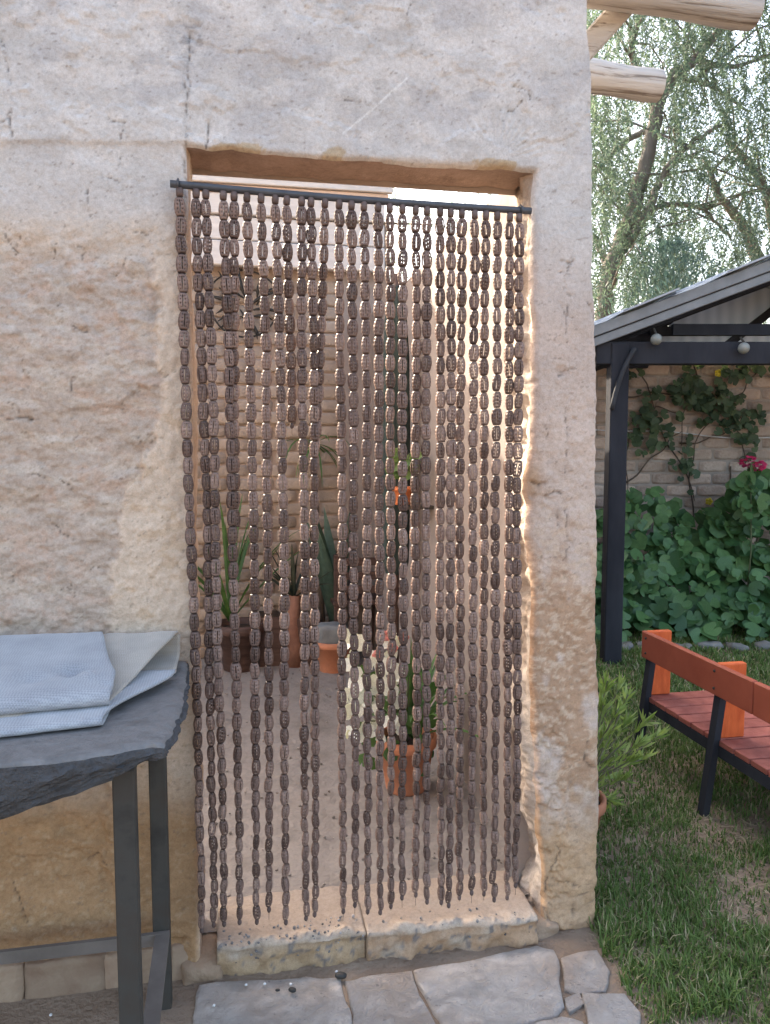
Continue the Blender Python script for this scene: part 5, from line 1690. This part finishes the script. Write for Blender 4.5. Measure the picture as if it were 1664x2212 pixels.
# ------------------------------------------------------------------ leafy bed in front of the bricks
M_BUSH = leaf_mat('mallow_leaf', (0.040, 0.105, 0.038), (0.125, 0.24, 0.085), 0.40, 0.25, (1.2, 1.25, 0.7))
bc = wv(1500, 1395, 6.0)
bush = thing('leafy_bush', (bc[0], bc[1], 0), 'dense bed of broad round green leaves below the brick wall', 'bush')
rs = random.Random(12)
top_px = [1250, 1330, 1370, 1420, 1460, 1500, 1540, 1590, 1640, 1700, 1900]
top_py = [1090, 1080, 1050, 1075, 1085, 1130, 1100, 1060, 1010, 1000, 1040]
cand = []
for k in range(1500):
    px_ = rs.uniform(1240, 1860); tp_ = float(np.interp(px_, top_px, top_py))
    t = rs.random() ** 0.85
    py_ = tp_ + (1392 - tp_) * t + rs.gauss(0, 8)
    hd = 6.55 - 0.75 * t * (0.5 + 0.5 * rs.random()) - 0.25 * rs.random()
    cand.append((wv(px_, py_, hd), px_, py_, hd))
cand = [c for c in cand if c[0][2] > 0.02]
vis = sorted([c for c in cand if 1325 < c[1] < 1680], key=lambda c: c[3])
near = vis[:290]; nid = set(id(c) for c in near)
rest = [c for c in cand if id(c) not in nid]
lv = []
for k in range(3):
    V, F = round_leaf(18, (0.14, 0.26, 0.36)[k], True, (0.03, 0.045, 0.06)[k])
    lv.append(make_mesh('leaf', V, F, True)); lv[-1].materials.append(M_BUSH)


def leaf_matrix(p, s):
    nrm_ = (Vector((-FH * 0.75 + ZUP * 0.55).tolist()) + Vector((rs.uniform(-1, 1), rs.uniform(-1, 1), rs.uniform(-1, 1))) * 0.55).normalized()
    return Matrix.Translation(Vector(p.tolist())) @ nrm_.to_track_quat('Z', 'Y').to_matrix().to_4x4() @ Matrix.Rotation(rs.uniform(0, 6.28), 4, 'Z') @ Matrix.Scale(s, 4)


for c in near:
    o = bpy.data.objects.new('leaf', lv[rs.randrange(3)])
    COL.objects.link(o); o.parent = bush
    o.matrix_parent_inverse = Matrix.Translation(-Vector(bush.location)); o.matrix_basis = leaf_matrix(c[0], rs.uniform(0.07, 0.155))
bv_, bf_ = round_leaf(10, 0.2, True, 0.06)
Mx = [leaf_matrix(c[0], rs.uniform(0.09, 0.17)) for c in rest]
V, F = scatter_mesh(bv_, np.array(bf_), np.array([m.translation for m in Mx]), np.array([np.array(m.to_3x3()) for m in Mx]))
o = link('leaves', make_mesh('leaves', V, F, True), M_BUSH, bush); props(o, kind='stuff')
mb = MB()
for k in range(60):
    c = cand[rs.randrange(len(cand))][0]
    g0 = c * [1, 1, 0] + FH * 0.15 + RT * rs.uniform(-0.1, 0.1)
    mb.tube([g0, (g0 + c) / 2 + FH * 0.05, c], [0.008, 0.006, 0.004], 5)
mb.build('stems', M_STEM, bush, True)
# pink geranium head on a tall stalk
gc = wv(1622, 1002, 6.0)
ger = thing('pink_geranium', gc * [1, 1, 0], 'bright pink geranium head above the leafy bed at the right edge', 'flower')
MB().tube([gc * [1, 1, 0], gc * [1, 1, 0.5] + RT * 0.03, gc], [0.008, 0.006, 0.005], 6).build('stem', M_STEM, ger, True)
for k, off_ in enumerate((RT * -0.02 + ZUP * 0.015, RT * 0.055 - ZUP * 0.02)):
    hp = []; hd_ = []
    for j in range(70):
        v = np.array([rs.gauss(0, 1), rs.gauss(0, 1), rs.gauss(0, 1)]); v /= np.linalg.norm(v)
        hp.append(gc + off_ + v * [0.052, 0.045, 0.038]); hd_.append(v + np.array([rs.gauss(0, .4) for _ in range(3)]))
    V, F = scatter_mesh(np.array([(0, -.3, 0), (0.6, -.45, .1), (1, 0, 0), (0.6, .45, .1), (0, .3, 0)]) * 1.0, np.array([(0, 1, 2, 3, 4)]), np.array(hp), frames(np.cross(hd_, np.tile([0.3, 0.5, 0.8], (70, 1)))), np.full(70, 0.034))
    link('flower_head', make_mesh('flower_head', V, F), M_PETAL, ger)
pts = [gc + np.array([rs.uniform(-.12, .12), rs.uniform(-.08, .05), -rs.uniform(0.05, 0.45)]) for k in range(26)]
leafy(ger, gc, pts, 40, M_BUSH, 0.12, 'leaf', (-0.2, -0.9, 0.6))

# ------------------------------------------------------------------ vine on the bricks
vine = thing('climbing_vine', wv(1450, 1150, HB - 0.08) * [1, 1, 0], 'thin leafy vine climbing over the brick wall', 'vine')
rs = random.Random(66)
VS = [[(1345, 1050), (1400, 1000), (1440, 960), (1470, 930)], [(1500, 1130), (1490, 1040), (1500, 960), (1540, 900)], [(1370, 790), (1400, 830), (1415, 900), (1440, 960)],
      [(1340, 860), (1400, 850), (1470, 850), (1530, 870), (1590, 890), (1625, 930)], [(1440, 960), (1480, 1010), (1500, 1080)], [(1500, 790), (1510, 840), (1480, 880), (1470, 960)],
      [(1640, 790), (1620, 820), (1600, 850), (1560, 880)], [(1360, 930), (1350, 990), (1356, 1060)], [(1560, 880), (1600, 940), (1610, 1000)], [(1380, 900), (1420, 880), (1460, 890)],
      [(1470, 960), (1530, 950), (1570, 930)], [(1580, 1010), (1570, 1080), (1560, 1130)]]
LPs = []
for s in VS:
    w3 = np.array([wv(a, b, HB - 0.055 - 0.03 * rs.random()) for a, b in s])
    tt = np.linspace(0, len(s) - 1, 24)
    pts = np.stack([np.interp(tt, range(len(s)), w3[:, k]) for k in range(3)], 1)
    pts += 0.012 * np.stack([np.sin(tt * 5 + k) for k in (0, 1, 2)], 1)
    MB().tube(pts, np.linspace(0.008, 0.004, 24), 5).build('stem', M_BARK, vine, True)
dens = [((1535, 870), 55, 26, 70), ((1590, 900), 35, 24, 45), ((1470, 850), 50, 10, 24), ((1400, 900), 30, 14, 24), ((1425, 940), 26, 16, 18), ((1500, 820), 20, 26, 20), ((1360, 800), 30, 14, 10),
        ((1480, 1000), 16, 40, 22), ((1570, 800), 30, 14, 14), ((1640, 800), 30, 14, 16), ((1620, 960), 14, 40, 18), ((1380, 955), 20, 22, 14), ((1410, 850), 40, 12, 18)]
pts = []
for (cx_, cy_), ax_, ay_, n_ in dens:
    for k in range(n_):
        pts.append(wv(cx_ + rs.gauss(0, ax_ * 0.7), cy_ + rs.gauss(0, ay_ * 0.8), HB - 0.08 - 0.05 * rs.random()))
leafy(vine, None, pts[:299], 5, leaf_mat('vine_leaf', (0.04, 0.07, 0.04), (0.11, 0.165, 0.085), 0.5, 0.25), 0.085, 'leaf', (-0.2, -0.95, 0.35))
for k, (qx, qy) in enumerate(((1552, 806), (1532, 1083))):
    c = wv(qx, qy, HB - 0.12); mb = MB()
    for j in range(5):
        a = j / 5 * 6.28; mb.ball(c + RT * 0.018 * math.cos(a) + ZUP * 0.018 * math.sin(a), 0.017, 7, 5)
    mb.build('flower', leaf_mat('yellow_petal', (0.75, 0.62, 0.06), (0.85, 0.72, 0.12)), vine, True)

# edging stones of the bed
M_EDGE = matte('edging_stone', (0.16, 0.15, 0.135), (0.26, 0.245, 0.225), 9, 0.9, 40, 0.7, 0.008)
rs = random.Random(8)
names = ['nearest the pergola post', 'second from the pergola post', 'third from the pergola post', 'fourth from the pergola post', 'fifth from the pergola post', 'at the right edge']
for k in range(6):
    p = wz(1345 + k * 62, 1398 - (k % 2) * 3, 0.0)
    o = rough_block('edging_stone', (p[0], p[1], -0.012), (0.19 + rs.uniform(-.05, .03), 0.10, 0.07), M_EDGE, None, 0.024, 500 + k, 3, -YAW)
    props(o, 'flat grey edging stone of the leafy bed, ' + names[k], 'stone', 'edging stones of the bed')

# ------------------------------------------------------------------ lawn
bnd = np.array([wz(a, b, 0.0) for a, b in ((1293, 2032), (1300, 2060), (1330, 2085), (1345, 2130), (1385, 2180), (1400, 2260), (1420, 2360))])


def lawn_density(x, y):
    px_, py_ = proj(x, y, np.zeros_like(x))
    lim = np.where(y > bnd[0, 1], 1.045, np.interp(y, bnd[::-1, 1], bnd[::-1, 0]))
    d = (x > lim + 0.02 * (fbm(x * 20, y * 20, 2) - 0.5)).astype(float)
    n = fbm(x * 3.2, y * 3.2, 4, 0.55, 7)
    bare = sstep(0.48, 0.58, n) * 0.4
    for cx_, cy_, ax_, ay_, s_ in ((1600, 1790, 110, 40, 1), (1640, 1930, 90, 75, 0.85), (1540, 1900, 50, 35, 0.6), (1500, 2230, 130, 35, 0.9), (1640, 2180, 40, 80, 0.5), (1545, 1770, 60, 40, 0.7), (1390, 2190, 30, 60, 0.7)):
        e = ((px_ - cx_) / ax_) ** 2 + ((py_ - cy_) / ay_) ** 2 + 1.3 * (n - 0.5) + 1.2 * (fbm(x * 14, y * 14, 3) - 0.5)
        bare = np.maximum(bare, 0.82 * s_ * sstep(1.35, 0.3, e))
    return d * (1 - bare), px_


NB = 230000
# more blades close to the viewer
u = RNG.uniform(0, 1, NB) ** 1.5
hdist = 0.55 + u * 5.6
lat = RNG.uniform(0.10, 1.15, NB)
bx_ = lat * hdist * 0.95 + 0.30; by_ = hdist - CAM_D * 1.0
dn, pxx = lawn_density(bx_, by_)
ok = (RNG.uniform(0, 1, NB) < dn) & ((bx_ - 0.8) < 3.8)
bx_, by_ = bx_[ok], by_[ok]
n = len(bx_)
bz_ = ground_z(bx_, by_) - 0.004
hgt = RNG.uniform(0.018, 0.050, n) * (0.7 + 0.6 * fbm(bx_ * 4, by_ * 4, 3, 0.5, 9)) * (0.55 + 0.6 * dn[ok])
wid = RNG.uniform(0.0011, 0.0024, n) * (1 + 0.35 * np.clip(by_ + 1, 0, 6))
az = RNG.uniform(0, 2 * np.pi, n); lean = RNG.uniform(0.1, 1.1, n)
sx, sy_ = np.cos(az + np.pi / 2) * wid, np.sin(az + np.pi / 2) * wid
dx_, dy_ = np.cos(az) * hgt * lean, np.sin(az) * hgt * lean
P0 = np.stack([bx_, by_, bz_], 1)
S_ = np.stack([sx, sy_, np.zeros(n)], 1)
Mid = P0 + np.stack([dx_ * 0.35, dy_ * 0.35, hgt * 0.62], 1)
Tip = P0 + np.stack([dx_, dy_, hgt * (1.05 - 0.25 * lean)], 1)
V = np.stack([P0 - S_, P0 + S_, Mid + S_ * 0.75, Mid - S_ * 0.75, Tip], 1).reshape(-1, 3)
base = (np.arange(n) * 5)[:, None]
F = np.concatenate([base + np.array([[0, 1, 2]]), base + np.array([[0, 2, 3]]), base + np.array([[3, 2, 4]])], 0)
M_GRASS, nt_, b_ = new_mat('grass_blade')
rf_ = rand_fac(nt_)
c_ = ramp(nt_, rf_, [(0.0, (0.07, 0.12, 0.028)), (0.55, (0.125, 0.20, 0.05)), (0.84, (0.19, 0.265, 0.08)), (0.88, (0.34, 0.29, 0.16)), (1.0, (0.46, 0.40, 0.25))])
nt_.links.new(c_, b_.inputs['Base Color']); b_.inputs['Roughness'].default_value = 0.6; b_.inputs['Specular IOR Level'].default_value = 0.25
tr_ = nt_.nodes.new('ShaderNodeBsdfTranslucent'); nt_.links.new(c_, tr_.inputs[0])
mx_ = nt_.nodes.new('ShaderNodeMixShader'); mx_.inputs[0].default_value = 0.3
nt_.links.new(b_.outputs[0], mx_.inputs[1]); nt_.links.new(tr_.outputs[0], mx_.inputs[2]); nt_.links.new(mx_.outputs[0], nt_.nodes['Material Output'].inputs[0])
o = link('grass', make_mesh('grass', V, F), M_GRASS)
props(o, 'short green lawn grass with worn bare patches', 'grass', kind='stuff')
# straw and dry clippings
ns_ = 7000
sxp = RNG.uniform(1.0, 2.6, ns_); syp = RNG.uniform(-1.1, 1.6, ns_)
dn2, _ = lawn_density(sxp, syp)
ok = (sxp > np.where(syp > bnd[0, 1], 1.05, np.interp(syp, bnd[::-1, 1], bnd[::-1, 0]))) & (RNG.uniform(0, 1, ns_) < 1.05 - 0.8 * dn2)
sxp, syp = sxp[ok], syp[ok]; n = len(sxp)
d = np.stack([RNG.normal(0, 1, n), RNG.normal(0, 1, n), RNG.normal(0, 0.12, n)], 1)
V, F = scatter_mesh(np.array([(-.5, -.03, 0), (.5, -.03, 0.04), (.5, .03, 0.04), (-.5, .03, 0)]), np.array([(0, 1, 2, 3)]), np.stack([sxp, syp, ground_z(sxp, syp) + 0.006], 1), frames(d), RNG.uniform(0.02, 0.06, n))
o = link('straw', make_mesh('straw', V, F), matte('dry_straw', (0.30, 0.24, 0.15), (0.45, 0.37, 0.25), 40, 0.9, vary=0.3)); props(o, 'dry straw and clippings scattered over the bare lawn', 'straw', kind='stuff')

# ------------------------------------------------------------------ trees
M_PEP = leaf_mat('pepper_leaf', (0.075, 0.125, 0.10), (0.17, 0.225, 0.175), 0.5, 0.45, (1.1, 1.15, 0.95))
M_CON = leaf_mat('conifer_leaf', (0.10, 0.17, 0.15), (0.18, 0.25, 0.22), 0.6, 0.45, (1, 1.1, 1.0))
LEAFQ = np.array([(0, 0, 0), (0.5, -0.12, 0.02), (1, 0, 0), (0.5, 0.12, 0.02)]); LEAFF = np.array([(0, 1, 2, 3)])


def weeping_crown(starts, lens, rng, leaf=0.055, step=0.026):
    P = []; D = []
    for s, L in zip(starts, lens):
        a = rng.uniform(0, 6.28); out = rng.uniform(0.1, 0.5)
        nseg = int(L / step)
        t = np.arange(nseg) * step
        hx = out * (1 - np.exp(-t * 2.2)) ; hz = -t * 0.92 + 0.05 * np.sin(t * 3 + a)
        base = np.stack([s[0] + math.cos(a) * hx, s[1] + math.sin(a) * hx, s[2] + hz], 1)
        for sgn in (-1, 1):
            P.append(base + rng.normal(0, 0.004, base.shape))
            dd_ = np.stack([rng.normal(0, 0.8, nseg), rng.normal(0, 0.8, nseg), rng.normal(-0.75, 0.35, nseg)], 1)
            D.append(dd_)
    P = np.concatenate(P); D = np.concatenate(D)
    return scatter_mesh(LEAFQ, LEAFF, P, frames(D, rng.uniform(0, 6.28, len(P))), rng.uniform(0.6, 1.2, len(P)) * leaf)


HT = 10.0
tb = wv(1290, 1205, HT)
tree = thing('pepper_tree', tb * [1, 1, 0], 'large weeping pepper tree with a leaning trunk behind the pergola', 'tree')
LIMBS = [[(1288, 1215, 0, .15), (1294, 900, 0, .13), (1302, 700, 0, .115), (1314, 600, 0, .105), (1357, 475, 0, .095), (1397, 350, 0, .088), (1422, 225, 0, .08), (1457, 160, .1, .07), (1502, 130, .2, .06), (1560, 60, .3, .05), (1640, -60, .4, .035)],
         [(1330, 560, 0, .06), (1375, 500, -.1, .055), (1405, 445, -.2, .05), (1432, 370, -.3, .04), (1500, 300, -.4, .03), (1560, 270, -.5, .02)],
         [(1410, 290, 0, .05), (1397, 280, .1, .04), (1332, 320, .3, .03), (1280, 380, .4, .02)], [(1425, 225, 0, .05), (1370, 140, -.2, .035), (1362, 90, -.3, .03), (1392, 30, -.4, .025), (1400, -60, -.5, .02)],
         [(1457, 170, 0, .04), (1512, 175, .2, .03), (1560, 200, .3, .022), (1620, 240, .5, .015)], [(1720, 1215, 1.0, .14), (1700, 700, 1.0, .12), (1640, 560, .9, .09), (1600, 480, .9, .07), (1560, 430, .8, .05), (1520, 340, .8, .03)],
         [(1690, 640, 1.0, .09), (1660, 420, .9, .06), (1612, 345, .8, .05), (1570, 300, .7, .03)], [(1352, 480, 0, .045), (1440, 440, .3, .035), (1520, 450, .5, .025), (1580, 520, .6, .015)],
         [(1318, 590, 0, .04), (1290, 520, .3, .03), (1240, 470, .5, .02)], [(1500, 130, .2, .04), (1580, 150, .4, .03), (1660, 120, .6, .02), (1760, 60, .8, .012)]]
mb = MB(); hubs = []
rs = random.Random(17)
for Lb in LIMBS:
    w3 = np.array([wv(a, b, HT + c) for a, b, c, r_ in Lb]); rr = [l[3] for l in Lb]
    tt = np.linspace(0, len(Lb) - 1, len(Lb) * 5)
    pts = np.stack([np.interp(tt, range(len(Lb)), w3[:, k]) for k in range(3)], 1)
    pts[1:-1] += np.array([[rs.gauss(0, .012) for _ in range(3)] for _ in range(len(pts) - 2)])
    mb.tube(pts, np.interp(tt, range(len(Lb)), rr), 9, wob=0.15)
    hubs += [p for p in pts if p[2] > 2.6]
for k in range(60):
    h = hubs[rs.randrange(len(hubs))]
    e = h + np.array([rs.gauss(0, .7), rs.gauss(0, .7), rs.uniform(-0.2, 0.9)])
    m_ = (h + e) / 2 + [0, 0, 0.15]
    mb.tube([h, m_, e, e + (e - m_) * 0.6 - [0, 0, 0.3]], [0.018, 0.013, 0.008, 0.004], 5)
mb.build('trunk', matte('pale_bark', (0.13, 0.115, 0.105), (0.26, 0.235, 0.215), 7, 0.95, 25, 1.0, 0.02, (1, 1, 0.3)), tree, True)
rng = np.random.default_rng(5)
starts = []; lens = []
while len(starts) < 3900:
    px_ = rng.uniform(1180, 2150); py_ = rng.uniform(-420, 640); dz = rng.uniform(-1.3, 2.2)
    cl = fbm(np.array([px_ / 95.0]), np.array([py_ / 120.0 + dz]), 3, 0.55, 2)[0]
    if cl < 0.43 + (0.03 if 1480 < px_ < 1640 and 60 < py_ < 420 else 0): continue
    p = wv(px_, py_, HT + dz)
    if p[2] < 2.3: continue
    L = rng.uniform(0.35, 1.3)
    L = min(L, max(0.3, p[2] - 1.9))
    starts.append(p); lens.append(L)
V, F = weeping_crown(starts, lens, rng, 0.070, 0.025)
link('crown', make_mesh('crown', V, F), M_PEP, tree)

# feathery conifer behind the pergola roof
cb0 = wv(1428, 1225, 9.0) * [1, 1, 0]
con = thing('feathery_conifer', cb0, 'feathery blue green conifer rising behind the pergola roof', 'tree')
MB().tube([cb0, cb0 + [0, 0, 1.5], cb0 + [0.03, 0, 3.2]], [0.07, 0.05, 0.01], 8).build('trunk', M_BARK, con, True)
n = 8000
zz = rng.uniform(0.5, 3.75, n); rmax = np.interp(zz, [0.5, 1.5, 2.6, 3.2, 3.6, 3.75], [0.6, 0.7, 0.62, 0.5, 0.28, 0.08])
a = rng.uniform(0, 6.28, n)
lump = 0.45 + 1.5 * fbm(a * 1.4, zz * 3.0, 3, 0.5, 3)
rr = rmax * np.sqrt(rng.uniform(0.1, 1, n)) * lump
P = np.stack([cb0[0] + rr * np.cos(a), cb0[1] + rr * np.sin(a), zz], 1)
D = np.stack([np.cos(a) * 0.5 + rng.normal(0, .4, n), np.sin(a) * 0.5 + rng.normal(0, .4, n), rng.normal(0.9, .4, n)], 1)
V, F = scatter_mesh(LEAFQ, LEAFF, P, frames(D, rng.uniform(0, 6.28, n)), rng.uniform(0.05, 0.11, n))
link('crown', make_mesh('crown', V, F), M_CON, con)

# tree far behind the courtyard, seen over the roof
fb = np.array([0.9, 9.0, 0])
ft = thing('far_tree', fb, 'sparse weeping tree seen above the courtyard roof under the lintel', 'tree')
mb = MB()
tk = [fb, fb + [0.0, 0, 2.2], fb + [0.35, 0, 4.2], fb + [0.9, 0, 5.6], fb + [1.3, 0, 7.0]]
mb.tube(tk, [0.15, 0.12, 0.09, 0.06, 0.03], 9)
for k in range(24):
    h = np.array(tk[rs.choice((2, 3, 3, 4))]); e = h + [rs.gauss(0, 1.3), rs.gauss(0, 0.8), rs.uniform(0.2, 1.3)]
    mb.tube([h, (h + e) / 2 + [0, 0, .2], e], [0.04, 0.025, 0.008], 6)
mb.build('trunk', M_BARK, ft, True)
starts = []; lens = []
while len(starts) < 520:
    p = np.array([rng.uniform(-2.6, 3.6), rng.uniform(8, 10.5), rng.uniform(4.2, 7.6)])
    if fbm(np.array([p[0] * 1.1]), np.array([p[2] * 0.9 + p[1]]), 3, 0.55, 12)[0] < 0.50: continue
    starts.append(p); lens.append(rng.uniform(0.5, 1.3))
V, F = weeping_crown(starts, lens, rng, 0.06, 0.035)
link('crown', make_mesh('crown', V, F), M_PEP, ft)

# ------------------------------------------------------------------ small litter before the step
M_PEB = matte('dark_pebble', (0.02, 0.02, 0.02), (0.05, 0.045, 0.04), 30, 0.5)
M_CHIP = matte('white_chip', (0.62, 0.60, 0.57), (0.74, 0.72, 0.70), 30, 0.8)
rs = random.Random(4)
for k, (qx, qy, s_, lb_) in enumerate(((737, 2108, 0.026, 'black oval pebble at the foot of the doorstep'), (632, 2140, 0.018, 'black curved seed pod on the flagstone left of the pebble'),
                                       (600, 2140, 0.010, 'tiny black crumb beside the seed pod'))):
    p = wz(qx, qy, 0.008)
    o = rough_block('pebble' if k == 0 else 'seed_pod', (p[0], p[1], 0.010), (s_ * 1.25, s_ * 0.8, s_ * 0.6), M_PEB, None, 0.0015, 600 + k, 4, rs.uniform(-0.6, 0.6), 2.4)
    props(o, lb_, 'pebble' if k == 0 else 'seed pod')
CHIPS = (((532, 2130), 'tiny white chip leftmost in the row below the doorstep'), ((572, 2128), 'tiny white chip second in the row below the doorstep'),
         ((628, 2129), 'white chip touching the black seed pod'), ((727, 2102), 'white chip beside the black oval pebble'),
         ((463, 2175), 'white chip at the foot of the rear table leg'), ((110, 2195), 'white chip on the earth under the table'))
for k, ((qx, qy), lb_) in enumerate(CHIPS):
    p = wz(qx, qy, 0.004)
    o = rough_block('white_chip', (p[0], p[1], 0.008), (0.008, 0.007, 0.005), M_CHIP, None, 0.001, 620 + k, 2, 0.3 * k, 3)
    props(o, lb_, 'chip', 'white chips on the ground')
